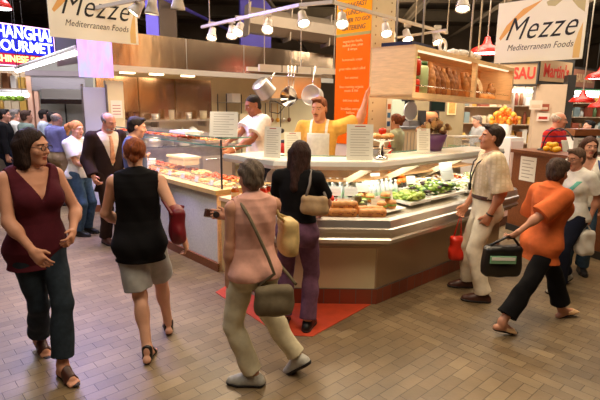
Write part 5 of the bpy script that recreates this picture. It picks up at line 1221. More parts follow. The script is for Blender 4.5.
# ---------------------------------------------------------------- stalls beyond, right side
M_SIGNB = mat('stall_sign', s2l(164, 134, 100), .6, noise=.08, nscale=4); M_PANELR = mat('stall_panel', s2l(206, 178, 150), .6, noise=.05, nscale=4)
K = at(537.5, 84, 10.8); K0 = Vector((K.x, K.y, 0))
sg = thing('stall_sign', 'dark-framed stall sign with red lettering reading Martin\'s', 'sign'); M = frame((K.x, K.y, K.z), Vector((.80, .60, 0)), Vector((.60, -.80, 0)))
b = MB(); b.box(-.02, 1.62, 0, .60, -.12, 0, M); b.build('box', M_DARK, sg); b = MB(); b.box(.05, 1.50, .07, .53, 0, .01, M); b.build('face', M_SIGNB, sg); link('lettering', text_mesh("Martin's", .40, M @ Matrix.Translation((.77, .29, .012)), .003, .0, .008, xs=.92), M_INKR, sg)
sg = thing('stall_sign', 'pale stall sign with red capital letters beside the dark-framed sign', 'sign'); M = frame((K.x, K.y, K.z), Vector((.92, -.38, 0)), Vector((-.38, -.92, 0)))
b = MB(); b.box(-1.6, -.02, 0, .44, -.1, 0, M); b.build('box', M_SIGNB, sg); b = MB(); b.box(-1.6, -.02, .44, .48, -.1, .02, M); b.box(-1.6, -.02, -.04, 0, -.1, .02, M); b.build('frame', M_DARK, sg); link('lettering', text_mesh('- SAU', .34, M @ Matrix.Translation((-.06, .22, .002)), .003, 0, .012, 'RIGHT', xs=.72), M_INKR, sg)
sg = thing('stall_sign', 'dim reddish stall sign furthest to the right', 'sign'); M = frame(at(571, 89, 12.4), Vector((.80, .60, 0)), Vector((.60, -.80, 0))); b = MB(); b.box(0, 1.3, 0, .55, -.1, 0, M); b.build('box', M_DARK, sg); b = MB(); b.box(.04, 1.26, .06, .49, 0, .01, M); b.build('face', mat('dim_sign', s2l(132, 84, 66), .6), sg); link('lettering', text_mesh('SAUSAGE', .28, M @ Matrix.Translation((.65, .27, .012)), .003, 0, .008, xs=.8), M_SIGNB, sg)
b = MB(); b.box(.0, .62, 0, .3, 0, K.z, FR(K0+Vector((.04, .1, 0)), -.2)); struct(b, 'pillar_4', M_PANELR)
b = MB(); b.box(.0, .16, 0, .3, 0, K.z+.2, FR(K0+Vector((.66, .0, 0)), -.2)); struct(b, 'pillar_5', M_DARK)
for k, (px, py, w, h, c, n_) in enumerate(((536, 105, .26, .20, (222, 194, 172), 'pale poster'), (545, 107.5, .17, .15, (150, 70, 46), 'red and brown picture poster'), (543, 117, .26, .17, (226, 206, 190), 'pale poster'))):
    q = at(px, py, 10.8); M = frame(q, (.98, -.2, 0), (-.2, -.98, 0)); t = thing('wall_poster', '%s on the stall pillar, %s' % (n_, ['upper left', 'upper right', 'lowest'][k]), 'poster'); b = MB(); b.box(-w/2, w/2, -h/2, h/2, -.005, 0, M); b.build('sheet', mat('poster_r%d' % k, s2l(*c), .6), t); b = MB(); b.box(-w*.35, w*.35, -h*.3, h*.05, 0, .003, M); b.build('print', M_INKR if k == 2 else M_PANELR, t)
def shelfwall(name, label, short, p, d, W, z0, z1, rows, seed, per, back=M_PANELR, light=True, tones=None):
    """shelving with goods: shelf unit, then each good a thing"""
    d = Vector(d).normalized(); n = Vector((d.y, -d.x, 0)); M = frame((p[0], p[1], 0), d, n)
    t = thing(name, label, 'shelves'); b = MB(); b.box(0, W, 0, z1, -.4, -.36, M); b.build('back_panel', back, t)
    for x in (0, W): b = MB(); b.box(x-.02, x+.02, 0, z1, -.4, 0, M); b.build('side_panel', back, t)
    rr = random.Random(seed); g_ = 'goods, '+short
    for r in range(rows):
        z = z0+(z1-z0)*r/rows; b = MB(); b.box(0, W, z-.02, z, -.38, 0, M); b.build('shelf_board', M_PANELR, t)
        x = .06
        for i in range(per):
            w = W/per*rr.uniform(.55, .9); h = (z1-z0)/rows*rr.uniform(.35, .75); m_ = rr.choice(tones); cx = .05+(W-.1)*(i+.5)/per
            kind = rr.random(); b = MB()
            if kind < .5: b.box(cx-w/2, cx+w/2, z, z+h, -.3, -.06, M, .01)
            else: b.lathe([(w*.42, 0), (w*.45, h*.7), (w*.25, h*.85), (w*.25, h)], n=12, M=M @ Matrix.Translation((cx, z, -.18)) @ Matrix.Rotation(-PI/2, 4, 'X'))
            tag(b.build('packet' if kind < .5 else 'jar', m_), '%s %s, %s along on the %s shelf, %s' % (m_.name.replace('_', ' ').replace(' goods', ''), 'packet' if kind < .5 else 'jar', ords[i], ['bottom', 'second', 'third', 'fourth'][r], short), 'packet' if kind < .5 else 'jar', g_)
    if light:
        b = MB(); b.box(.1, W-.1, z1-.10, z1-.05, -.12, -.05, M); b.build('strip_light', M_TUBE, t)
GOODS = [mat('cream_goods', s2l(226, 204, 168), .5), mat('red_goods', s2l(150, 76, 54), .5), mat('green_goods', s2l(112, 138, 92), .5), mat('blue_goods', s2l(132, 146, 144), .5), mat('brown_goods', s2l(138, 90, 54), .5), mat('white_goods', s2l(232, 226, 214), .4), mat('yellow_goods', s2l(220, 176, 84), .5)]
p = at(436, 120, 13.2); shelfwall('stall_shelves', 'cheese stall shelves beyond the bread case with lit packets', 'cheese stall shelves', (p.x, p.y), (1, .12, 0), 2.3, 1.0, 2.35, 3, 11, 9, tones=GOODS)
p = at(512, 120, 12.2); shelfwall('stall_shelves', 'narrow lit stall shelves left of the poster pillar', 'narrow shelves by poster pillar', (p.x, p.y), (1, -.05, 0), .62, 1.0, 2.4, 3, 5, 4, tones=GOODS)
p = at(566, 120, 13.5); shelfwall('stall_shelves', 'far right grocery shelves under the red pendants', 'far right grocery shelves', (p.x, p.y), (1, .1, 0), 1.9, .9, 2.4, 4, 8, 9, tones=GOODS)
for k, (px, py, Y, n_) in enumerate(((594, 92, 12.5, 'beside the red pendants'), (525, 91, 12.0, 'above the narrow shelves'), (580, 96, 13.0, 'behind the nearer red pendant'))):
    t = thing('ceiling_light', 'bright white tube lamp %s' % n_, 'lamp'); q = at(px, py, Y); b = MB(); b.box(-.45, .45, -.05, .05, -.035, .02, Matrix.Translation(q)); b.build('tube', M_TUBE, t); b = MB(); b.box(-.5, .5, -.08, .08, .02, .06, Matrix.Translation(q)); b.build('housing', mat('green_housing', s2l(80, 130, 96), .5) if k == 0 else M_WHITE, t); b = MB(); b.tube([q+UP*.05, (q.x, q.y, 5.6)], .008, 6); b.build('suspension', M_DARK, t)
def pendant(px, py, Y, s, label):
    q = at(px, py, Y); t = thing('pendant_lamp', label, 'pendant lamp', q, 0)
    MB().lathe([(.30*s, -.10*s), (.31*s, -.085*s), (.24*s, .0), (.10*s, .05*s), (.06*s, .10*s), (.05*s, .18*s), (.02*s, .2*s), (.045*s, .17*s), (.09*s, .045*s), (.23*s, -.01*s)], n=24, cap=False).build('lamp_shade', M_RED, t)
    MB().lathe([(.002, -.09*s), (.26*s, -.088*s), (.26*s, -.07*s), (.002, -.07*s)], n=20, cap=False).build('diffuser', M_TUBE, t)
    MB().tube([(0, 0, .18*s), (0, 0, 5.55-q.z)], .012, 6).build('cord', M_RAIL, t)
pendant(582.5, 98, 9.2, .72, 'red pendant lamp hanging lowest above the bald man\'s stall'); pendant(600, 104, 10.5, .75, 'red pendant lamp cut by the frame edge beyond the lowest one'); pendant(602, 74, 8.0, .78, 'red pendant lamp high at the frame\'s right edge'); pendant(487, 48, 9.0, 1.0, 'red pendant lamp half hidden behind the bread case and hanging sign')
# brown wooden counter of the bald man's stall
kc = thing('stall_counter', 'brown wooden stall counter in front of the man in red', 'counter')
c0, c1 = at(514, 149, 7.4), at(566, 160, 6.5); c1.z = c0.z; dv = (c1-c0).normalized(); Q = frame((c0.x, c0.y, 0), dv, Vector((dv.y, -dv.x, 0))); QL = (c1-c0).length+.9; qz = c0.z
b = MB(); b.box(0, QL, 0, qz-.05, -.40, 0, Q); b.build('front_panel', M_WOODD, kc); b = MB(); b.box(-.03, QL, qz-.05, qz, -.44, .03, Q); b.build('counter_top', M_WOODD, kc); b = MB(); b.box(0, QL, 0, .1, 0, .015, Q); b.build('base_board', M_DARK, kc)
t = thing('notice', 'white printed notice taped to the brown stall counter', 'notice'); b = MB(); b.box(.16, .46, qz-.45, qz-.09, .0, .004, Q); b.build('sheet', M_PAPER, t); b = MB(); [b.box(.2, .42 if i % 2 else .36, qz-.40+i*.05, qz-.388+i*.05, .004, .005, Q) for i in range(6)]; b.build('writing', M_INKG, t)
for k in range(7):
    a = k*.9; p = Q @ Vector((.42+.055*(k % 4), qz+.04+(.06 if k > 3 else 0), -.2-.05*(k % 3)))
    tag(MB().ball(p, (.05, .045, .042), 2).build('lemon', mat('lemon_yellow', s2l(244, 188, 40), .4, noise=.08, nscale=10)), 'yellow lemon heaped on the brown stall counter, %s' % ['left front', 'second', 'third', 'right front', 'upper left', 'upper middle', 'topmost'][k], 'lemon', 'lemons on the stall counter')
ck = thing('desk_lamp', 'dark curved lamp arm over the lemons', 'lamp'); b = MB(); b.tube([Q @ Vector((.25+.28*(1-math.cos(a))*.5*2, qz+.02+.32*math.sin(a), -.3)) for a in np.linspace(0, 2.6, 10)], .010, 8); b.build('arm', M_DARK, ck); b = MB(); b.lathe([(.08, 0), (.06, .02)], n=14, M=Matrix.Translation(Q @ Vector((.25, qz, -.3)))); b.build('base', M_DARK, ck)
fz = thing('white_freezer', 'white upright box freezer beyond the counter end', 'freezer'); q = at(516, 150, 8.6); M = frame((q.x, q.y, 0), (.8, .6, 0), (.6, -.8, 0)); b = MB(); b.box(-.2, .22, 0, 1.36, -.4, 0, M); b.build('body', M_WHITE, fz); b = MB(); b.box(-.18, .20, .2, 1.3, 0, .02, M); b.build('door', mat('freezer_pink', s2l(238, 222, 214), .4), fz)
rg2 = thing('cash_register', 'grey-white cash register with wooden top on the far right stall', 'register'); q = at(588, 150, 8.2); M = frame(q, (1, .1, 0), (.1, -1, 0)); b = MB(); b.box(-.28, .28, -.02, .20, -.35, 0, M); b.build('body', mat('register_grey', s2l(216, 206, 196), .4), rg2); b = MB(); b.box(-.26, .26, .24, .35, -.3, -.02, M); b.build('display', M_WOODD, rg2); b = MB(); b.box(-.2, .2, .20, .24, -.2, -.1, M); b.build('neck', M_DARK, rg2); b = MB(); [b.box(-.2+.08*i, -.15+.08*i, .04+.05*j, .07+.05*j, 0, .01, M) for i in range(5) for j in range(3)]; b.build('keypad', M_INKG, rg2)
rc2 = thing('stall_counter', 'pale counter beneath the cash register at far right', 'counter'); b = MB(); b.box(-.45, 1.2, -q.z, -.06, -.6, .05, M); b.build('front_panel', M_PANELR, rc2); b = MB(); b.box(-.5, 1.2, -.06, -.02, -.65, .08, M); b.build('counter_top', M_STEEL, rc2)
# deli fittings between bread case and far stalls
fd = thing('glass_case', 'far glass cheese case with steel trim behind the grey-haired man', 'counter'); q0 = at(462, 150, 9.6); M = frame((q0.x, q0.y, 0), (.95, .3, 0), (.3, -.95, 0)); b = MB(); b.box(-.2, 1.3, 0, .95, -.38, 0, M); b.build('front_panel', M_WHITE, fd); b = MB(); b.box(-.2, 1.3, .95, 1.0, -.38, .03, M); b.box(-.2, 1.3, 1.28, 1.31, -.36, -.0, M); b.build('trim', M_STEEL, fd); b = MB(); b.box(-.2, 1.3, 1.0, 1.28, -.02, -.012, M); b.build('glass_panel', M_GLASS, fd)
rr = random.Random(9)
for i in range(9):
    p = M @ Vector((-.1+.155*i, 1.0, -.18)); b = MB(); h_ = rr.uniform(.08, .18); b.box(-.07, .07, -.06, .06, 0, h_, Matrix.Translation(p), .01); k_ = rr.choice(GOODS); tag(b.build('cheese_block', k_), '%s block in the far glass case, %s from the left' % (k_.name.split('_')[0], ords[i]), 'cheese', 'blocks in the far glass case')
# ---------------------------------------------------------------- left: neighbouring stall with neon sign
LS = thing('neon_sign', 'blue neon sign reading SHANGHAI GOURMET CHINESE FOOD', 'sign')
M = frame(az(56, 69, 2.72), Vector((.55, .835, 0)), Vector((.835, -.55, 0)))     # origin at the sign's right lower corner
M_NB = mat('neon_blue_field', s2l(20, 24, 150), .4, emit=s2l(34, 40, 220), estr=.9); M_NW = mat('neon_white', (1, 1, 1), .4, emit=(.80, .92, 1), estr=3.2); M_NR = mat('neon_red_field', s2l(150, 20, 60), .4, emit=s2l(200, 30, 70), estr=.7); M_NY = mat('neon_yellow', (1, .9, .3), .4, emit=(1, .80, .22), estr=2.4); M_NP = mat('neon_pink', (1, .6, .9), .4, emit=(1, .5, .95), estr=2.2)
SW, SH = 2.25, .98
b = MB(); b.box(-SW, 0, 0, SH, -.12, 0, M); b.build('cabinet', M_DARK, LS)
b = MB(); b.box(-SW+.03, -.03, .30, SH-.03, 0, .008, M); b.build('blue_field', M_NB, LS); b = MB(); b.box(-SW+.03, -.03, .04, .29, 0, .008, M); b.build('red_field', M_NR, LS)
b = MB(); b.tube([M @ Vector(q) for q in ((-SW+.01, .01, .03), (-.01, .01, .03), (-.01, SH-.01, .03), (-SW+.01, SH-.01, .03))], .014, 8, closed=True); b.build('border_tube', M_NP, LS)
for tx, z, sz, m_, x in (('SHANGHAI', .79, .42, M_NW, .74), ('GOURMET', .47, .36, M_NW, .93), ('CHINESE FOOD', .165, .22, M_NY, .98)): link('lettering', text_mesh(tx, sz, M @ Matrix.Translation((-.06, z, .02)), .008, 0, .004, 'RIGHT', 1.0, x*.95), m_, LS)
t = thing('tube_lamp', 'long slanting white fluorescent tube below the neon sign', 'lamp'); p, q = az(17, 71, 2.55), at(77, 52, 8.0); b = MB(); b.tube([p, q], .045, 10); b.build('tube', mat('tube_bright', (1, 1, 1), .4, emit=(1, .95, 1), estr=5), t); b = MB(); b.tube([p+UP*.06, q+UP*.06], .05, 8); b.build('housing', M_WHITE, t); 
for r_ in (p, q): b = MB(); b.tube([r_+UP*.06, (r_.x, r_.y, 5.6)], .008, 6); b.build('suspension', M_DARK, t)
# bright lilac light panel hanging below the left Mezze sign
t = thing('illuminated_display', 'glowing lilac and pink panel hanging behind the left cream sign', 'light panel'); M = frame(at(79, 77, 7.6), Vector((.95, .31, 0)), Vector((.31, -.95, 0)))
def lilac():
    m = mat('lilac_glow', (1, .7, 1), .5); nt = m.node_tree; b_ = nt.nodes['Principled BSDF']; tc = nt.nodes.new('ShaderNodeTexCoord'); mp = nt.nodes.new('ShaderNodeMapping'); mp.inputs['Scale'].default_value = (7, 7, 2.2); nz = nt.nodes.new('ShaderNodeTexNoise'); nz.inputs['Scale'].default_value = 1.0; nz.inputs['Detail'].default_value = 3; r = nt.nodes.new('ShaderNodeValToRGB')
    r.color_ramp.elements[0].position = .35; r.color_ramp.elements[0].color = (*s2l(176, 190, 255), 1); r.color_ramp.elements[1].position = .65; r.color_ramp.elements[1].color = (*s2l(238, 150, 250), 1)
    nt.links.new(tc.outputs['Object'], mp.inputs['Vector']); nt.links.new(mp.outputs['Vector'], nz.inputs['Vector']); nt.links.new(nz.outputs['Fac'], r.inputs['Fac']); nt.links.new(r.outputs['Color'], b_.inputs['Emission Color']); b_.inputs['Emission Strength'].default_value = 1.0; b_.inputs['Base Color'].default_value = (.3, .2, .3, 1); return m
b = MB(); b.box(0, .50, 0, 1.0, -.03, 0, M); b.build('panel', lilac(), t); b = MB(); b.box(-.01, .51, 1.0, 1.03, -.04, .01, M); b.build('frame', M_STEEL, t)
for x in (.05, .45): b = MB(); p = M @ Vector((x, 1.0, 0)); b.tube([p, (p.x, p.y, 5.6)], .006, 6); b.build('hanging_wire', M_DARK, t)
# pale partition at the end of the left counter
b = MB(); p = at(82, 87, 8.2); M = frame((p.x, p.y, 0), Vector((.97, .24, 0)), Vector((.24, -.97, 0))); b.box(0, .375, .12, p.z, -.9, 0, M); struct(b, 'partition_1', mat('lilac_white', s2l(206, 208, 226), .5, noise=.03, nscale=3))
b = MB(); b.box(-.01, .385, 0, .12, -.9, .012, M); struct(b, 'baseboard_left', M_WOODD); b = MB(); b.box(-.02, .01, 0, p.z+.05, -.05, .02, M); b.box(.36, .39, 0, p.z+.05, -.05, .02, M); struct(b, 'trim_2', M_STEELD)
# cream tiled wall strip behind the suited man
b = MB(); p = at(106, 88, 8.4); M = frame((p.x, p.y, 0), E1, -E2); b.box(0, .30, 0, 2.25, -.1, 0, M); struct(b, 'partition_2', M_WALLW)
t = thing('notice', 'small white notice on the cream wall behind the suited man', 'notice'); b = MB(); b.box(.06, .26, 1.62, 1.92, 0, .006, M); b.build('sheet', M_PAPER, t); b = MB(); [b.box(.09, .23, 1.68+.05*i, 1.69+.05*i, .006, .007, M) for i in range(4)]; b.build('writing', M_INKR, t)
# stall with roller shutter
SB = at(28, 100, 11.2); M = frame((SB.x, SB.y, 0), Vector((.98, .2, 0)), Vector((.2, -.98, 0)))
sh = thing('roller_shutter', 'grey roller shutter half lowered on the neighbouring stall', 'shutter'); zt_ = at(50, 76, 11.3).z; zb = at(50, 90, 11.3).z
b = MB()
for i in range(8): z = zb+(zt_-zb)*i/8; b.box(.02, 1.25, z, z+(zt_-zb)/8-.006, -.03, 0, M)
b.build('slats', mat('shutter_grey', s2l(150, 144, 150), .5, .3), sh); b = MB(); b.box(0, 1.27, zt_, zt_+.12, -.14, .04, M); b.build('housing', mat('shutter_box', s2l(118, 108, 112), .5), sh); b = MB(); b.box(.02, 1.25, zb-.03, zb, -.04, .01, M); b.build('bottom_bar', M_STEELD, sh)
t = thing('steel_hood', 'smaller bright steel hood of the neighbouring stall under the shutter', 'hood'); zb2 = at(60, 104, 10.6).z; zt2 = at(60, 89, 10.6).z; M2 = frame((at(42, 100, 10.6).x, 10.6, 0), Vector((.98, .2, 0)), Vector((.2, -.98, 0))); b = MB(); b.box(0, .92, zb2+.11, zt2, -.5, 0, M2); b.build('fascia', M_STEEL, t); b = MB(); b.box(-.02, .94, zb2, zb2+.10, -.5, .04, M2); b.build('gutter', M_CHROME, t); b = MB(); b.box(0, .92, zb2+.10, zb2+.115, -.5, .02, M2); b.build('seam', M_STEELD, t)
b = MB(); b.box(-.1, 1.4, 0, zt_+.4, -.7, -.6, M); struct(b, 'partition_3', mat('stall_back', s2l(140, 138, 130), .5, noise=.06, nscale=3)); b = MB(); b.box(.0, .10, 0, zt_, -.12, .02, M); b.box(.14, .22, 0, zb, -.1, .0, M); struct(b, 'trim_3', mat('lit_post', s2l(222, 176, 150), .5)); b = MB(); b.box(.62, .65, 0, zb, -.6, -.58, M); struct(b, 'trim_4', M_DARK)  # pale peach posts
# far left: shop shelves with lamps and a green garland
p = at(-6, 120, 12.4); shelfwall('stall_shelves', 'shop shelves at far left beyond the men in line', 'far left shop shelves', (p.x, p.y), (1, .1, 0), 1.05, 1.1, 2.75, 3, 21, 5, tones=[GOODS[0], GOODS[4], GOODS[5], GOODS[6]])
t = thing('garland', 'bright green leafy garland hung above the men in line', 'garland'); b = MB(); rr = random.Random(4)
for i in range(60): q = at(rr.uniform(-3, 22), 98+rr.uniform(-1.5, 1.5), 10.8); b.ball(q, (.07, .05, .035), 1, Matrix.Rotation(rr.uniform(0, 6), 3, 'Z'), .25)
o_ = b.build('leaves', mat('garland_green', s2l(136, 172, 50), .6, noise=.3, nscale=14), t); o_['kind'] = 'stuff'; b = MB(); b.tube([at(-4, 97.5, 10.8), at(23, 97.5, 10.8)], .02, 6); b.build('cord', M_DARK, t)
for r_ in (-3, 22): b = MB(); q = at(r_, 97.5, 10.8); b.tube([q, (q.x, q.y, 5.6)], .006, 6); b.build('hanging_wire', M_DARK, t)
t = thing('tube_lamp', 'wide white strip lamp at the far left above the garland', 'lamp'); b = MB(); q0, q1 = at(-4, 94, 11.2), at(29, 95, 11.2); b.tube([q0, q1], .05, 8); b.build('tube', M_TUBE, t); b = MB(); b.tube([q0+UP*.06, q1+UP*.06], .05, 8); b.build('housing', M_WHITE, t)
for r_ in (q0, q1): b = MB(); b.tube([r_+UP*.06, (r_.x, r_.y, 5.6)], .006, 6); b.build('suspension', M_DARK, t)
pn = thing('pendant_lamp', 'small white conical lamp at the top left corner', 'pendant lamp', at(1, 5, 8.0)); MB().lathe([(.16, -.05), (.12, .03), (.05, .12), (.02, .14)], n=18).build('lamp_shade', M_RED, pn); MB().lathe([(.14, -.06), (.02, -.055)], n=18).build('diffuser', M_TUBE, pn); MB().tube([(0, 0, .13), (0, 0, 5.6-pn.location.z)], .008, 6).build('cord', M_DARK, pn)
pn['label'] = 'red-rimmed pendant lamp at the top left corner'
# service line counter of the left stall where the men queue
t = thing('stall_counter', 'steel serving counter of the neighbouring stall beyond the queue', 'counter'); b = MB(); b.box(-.9, 1.3, 0, .95, -.5, .2, M); b.build('front_panel', M_STEELD, t); b = MB(); b.box(-.95, 1.35, .95, 1.0, -.55, .25, M); b.build('counter_top', M_STEEL, t)
# ---------------------------------------------------------------- the people
F_BURG = fabric('burgundy_knit', (80, 26, 38)); F_DJEAN = fabric('dark_denim', (40, 50, 60), noise=.2); F_BLACK = fabric('black_cotton', (16, 15, 18)); F_GREY = fabric('grey_twill', (174, 173, 170)); F_PINK = fabric('pink_cotton', (222, 168, 152)); F_KHAKI = fabric('pale_khaki', (214, 204, 174))
F_PURP = fabric('purple_denim', (104, 70, 92), noise=.2); F_CREAM = fabric('cream_twill', (226, 212, 188)); F_ORANGE = fabric('orange_cotton', (208, 104, 54)); F_WHITE = fabric('white_cotton', (232, 228, 218)); F_NAVY = fabric('navy_cotton', (26, 30, 48)); F_YEL = fabric('yellow_polo', (232, 176, 84)); F_JEAN = fabric('blue_denim', (62, 84, 104), noise=.25); F_SUIT = fabric('brown_suit', (46, 30, 24)); F_SHIRT = fabric('cream_shirt', (222, 206, 178)); F_TIE = fabric('tan_tie', (206, 146, 104), noise=.3); F_SLATE = fabric('slate_blue', (88, 96, 124)); F_LILAC = fabric('lilac_blue', (128, 128, 186)); F_KHAKID = fabric('khaki', (150, 128, 96)); F_SAGE = fabric('sage_green', (118, 134, 124)); F_PALEB = fabric('pale_blue', (188, 198, 216)); F_MINT = fabric('mint_green', (184, 196, 164)); F_GREYS = fabric('grey_shirt', (150, 148, 146))
L_BRN = mat('brown_leather', s2l(72, 38, 28), .45, noise=.15, nscale=20); L_BLK = mat('black_leather', s2l(22, 19, 18), .4); L_TAN = mat('tan_leather', s2l(206, 166, 122), .5); R_SOLE = mat('dark_rubber', s2l(34, 28, 26), .7); SN_W = mat('grey_sneaker', s2l(186, 184, 176), .6, noise=.15, nscale=30); L_BURG = mat('burgundy_leather', s2l(112, 18, 28), .4); L_OLIVE = mat('olive_canvas', s2l(112, 100, 78), .8, noise=.12, nscale=30); L_STRAW = mat('straw_yellow', s2l(206, 178, 120), .7, noise=.12, nscale=30); SHADES = mat('dark_frames', s2l(30, 22, 20), .3)
def striped(name, a, b, sc, axis=2, wid=.5, c3=None):
    m = mat(name, s2l(*a), .85, spec=.2); nt = m.node_tree; bs = nt.nodes['Principled BSDF']; L = nt.links.new; N = nt.nodes.new
    tc = N('ShaderNodeTexCoord'); prev = None
    for ax_, colr in (axis if isinstance(axis, list) else [(axis, b)]):
        sp_ = N('ShaderNodeSeparateXYZ'); L(tc.outputs['Object'], sp_.inputs[0]); mu = N('ShaderNodeMath'); mu.operation = 'MULTIPLY'; mu.inputs[1].default_value = sc; L(sp_.outputs[ax_], mu.inputs[0]); fr = N('ShaderNodeMath'); fr.operation = 'FRACT'; L(mu.outputs[0], fr.inputs[0]); lt = N('ShaderNodeMath'); lt.operation = 'LESS_THAN'; lt.inputs[1].default_value = wid; L(fr.outputs[0], lt.inputs[0])
        mx = N('ShaderNodeMix'); mx.data_type = 'RGBA'; L(lt.outputs[0], mx.inputs['Factor']); mx.inputs[7].default_value = (*s2l(*colr), 1)
        if prev is None: mx.inputs[6].default_value = (*s2l(*a), 1)
        else: L(prev, mx.inputs[6])
        prev = mx.outputs[2]
    L(prev, bs.inputs['Base Color']); return m
F_PLAID = striped('plaid_shirt', (222, 204, 172), None, 24., [(0, (208, 186, 150)), (2, (210, 192, 160)), (1, (206, 186, 152))], .35)
F_REDST = striped('red_striped_shirt', (200, 44, 40), (112, 48, 84), 11., 2, .28)
def apron(off=.03, w=.105, ww=.20, top=.40, ext=(-.45, .2, .15, 0), m=None): return ('patch', m or F_WHITE, dict(name='apron', off=off, ext=ext, fn=lambda u, v, z: np.maximum(np.maximum(np.abs(u)-np.where(z > .14, w, ww), .03-v), z-top)))
V = Vector
# --- foreground
burg, Jb = person('woman in a burgundy sleeveless top and dark jeans striding past at the front left', (-1.83, 3.22), 322, 1.79, 'f', (206, 148, 120), ('bob', (44, 28, 22)), .0055,
    [('jeans', F_DJEAN, dict(length=1.84, flare=.022, waist=-.04, seed=2, off=.008)), ('top', F_BURG, dict(sleeve='none', neck='v', hem=-.17, off=.030, wr=.003, ext=(-.21, .180, .122, -.012))), ('slide', (L_BRN, R_SOLE)), ('glasses', SHADES)],
    lf=(V((-1.64, 3.05, 0)), 0, 0, 0), rf=(V((-2.0, 3.42, 0)), 0, 4, 14), pel=(0, 0, -.03), lean=(2, 0), head=(30, 3, 0), rh=(.13, .25, .93), lh=(-.13, .24, 1.0), rpole=(1, -.7, -.1), lpole=(-.9, -.7, -.2), rthumb=(-.6, .6, .6), lthumb=(.3, .4, 1), curl=(.25, .4))
blk, Jk = person('woman in a black sleeveless top and grey shorts seen from behind', (-1.20, 3.48), 104, 1.70, 'f', (222, 168, 140), ('bun', (142, 76, 42)), .0055,
    [('shorts', F_GREY, dict(length=.86, flare=.03, waist=.06, seed=1)), ('top', F_BLACK, dict(sleeve='none', neck='crew', hem=-.17, off=.030, ext=(-.21, .178, .122, -.012))), ('sandal', (L_BLK, R_SOLE))],
    lf=(V((-1.12, 3.28, 0)), 0, 8, 0), rf=(V((-1.09, 3.74, 0)), 0, -5, 0), pel=(0, .0, -.02), head=(12, 6, 0), lh=(-.14, .22, .97), rh=at(184, 240, 3.46), lpole=(-1, -.6, -.2), rpole=(.3, -1, 0), curl=(.5, .8))
pink, Jp = person('woman in a pink top and pale trousers with an olive crossbody bag', (-.30, 3.04), 118, 1.58, 'f', (204, 150, 124), ('curly', (104, 90, 78)), .0055,
    [('trousers', F_KHAKI, dict(length=1.92, flare=.018, waist=.05, seed=4, wr=.006)), ('top', F_PINK, dict(sleeve='none', neck='crew', hem=-.08, off=.026, wr=.007, ext=(-.21, .178, .122, -.012))), ('sneaker', (SN_W, R_SOLE))],
    lf=(V((-.30, 2.99, 0)), 0, -58, 0), rf=(V((.0, 3.13, 0)), 0, -30, 38), pel=(0, .0, -.008), lean=(2, 0), head=(8, 4, 0), lh=at(228, 282, 2.98), rh=at(227, 216, 3.28), lpole=(-.6, -1, -.2), rpole=(1, -.4, -.4), rthumb=(0, .2, 1), curl=(.4, .75))
purp, Jq = person('woman with long dark hair in black top and purple jeans at the deli counter', (-.02, 3.86), 80, 1.65, 'f', (206, 150, 122), ('long', (50, 28, 22)), .0065,
    [('jeans', F_PURP, dict(length=1.95, flare=.018, waist=.08, seed=3)), ('top', F_BLACK, dict(sleeve='short', neck='crew', hem=.06, off=.020)), ('shoe', (L_BLK, R_SOLE))],
    lf=(-.12, 0.02, 0, -6, 0), rf=(.11, -.02, 0, 8, 0), lean=(4, 0), head=(-8, 10, 0), rh=at(322, 212, 4.14), lh=(-.25, .36, 1.0), rpole=(1, -.5, -.6), curl=(.3, .3))
plaid, Jd = person('man in a beige plaid shirt and cream trousers facing the deli counter', (1.83, 4.62), 172, 1.75, 'm', (190, 128, 96), ('short', (48, 34, 26)), .0065,
    [('trousers', F_CREAM, dict(length=1.97, flare=.020, waist=.11, seed=5, wr=.006)), ('shirt', F_PLAID, dict(sleeve='elbow', neck='crew', hem=.09, off=.026, wr=.006, loose=.03)), ('shoe', (L_BRN, R_SOLE)), ('watch', L_BLK, dict(side=-1)), ('lanyard', L_BLK),
     ('patch', L_BRN, dict(name='belt', off=.03, fn=lambda u, v, z: np.maximum(z-.115, .075-z)))],
    lf=(V((1.82, 4.47, 0)), 0, 4, 0), rf=(V((1.80, 4.86, 0)), 0, -4, 0), head=(0, -6, 0), lh=at(489, 216, 4.42), rh=(.17, .16, .90), lpole=(-.5, -1, -.3), curl=(.5, .6))
orng, Jo = person('woman in an orange top and black trousers striding left with a black bag', (2.10, 3.98), 14, 1.58, 'f', (196, 140, 112), ('curly', (74, 56, 46)), .0055,
    [('trousers', F_BLACK, dict(length=1.80, flare=.035, waist=.05, seed=6)), ('top', F_ORANGE, dict(sleeve='elbow', neck='scoop', hem=-.20, off=.034, wr=.006, ext=(-.24, .18, .125, -.012), loose=.03)), ('flat', (L_TAN, R_SOLE))],
    rf=(V((1.70, 3.76, 0)), 0, 4, 12), lf=(V((2.42, 4.14, 0)), .03, 0, -14), pel=(0, .0, -.075), lean=(4, 0), head=(16, 6, 0), rh=at(513, 236, 3.80), lh=(-.26, .25, .95), rpole=(.5, -1, -.3), curl=(.5, .8))
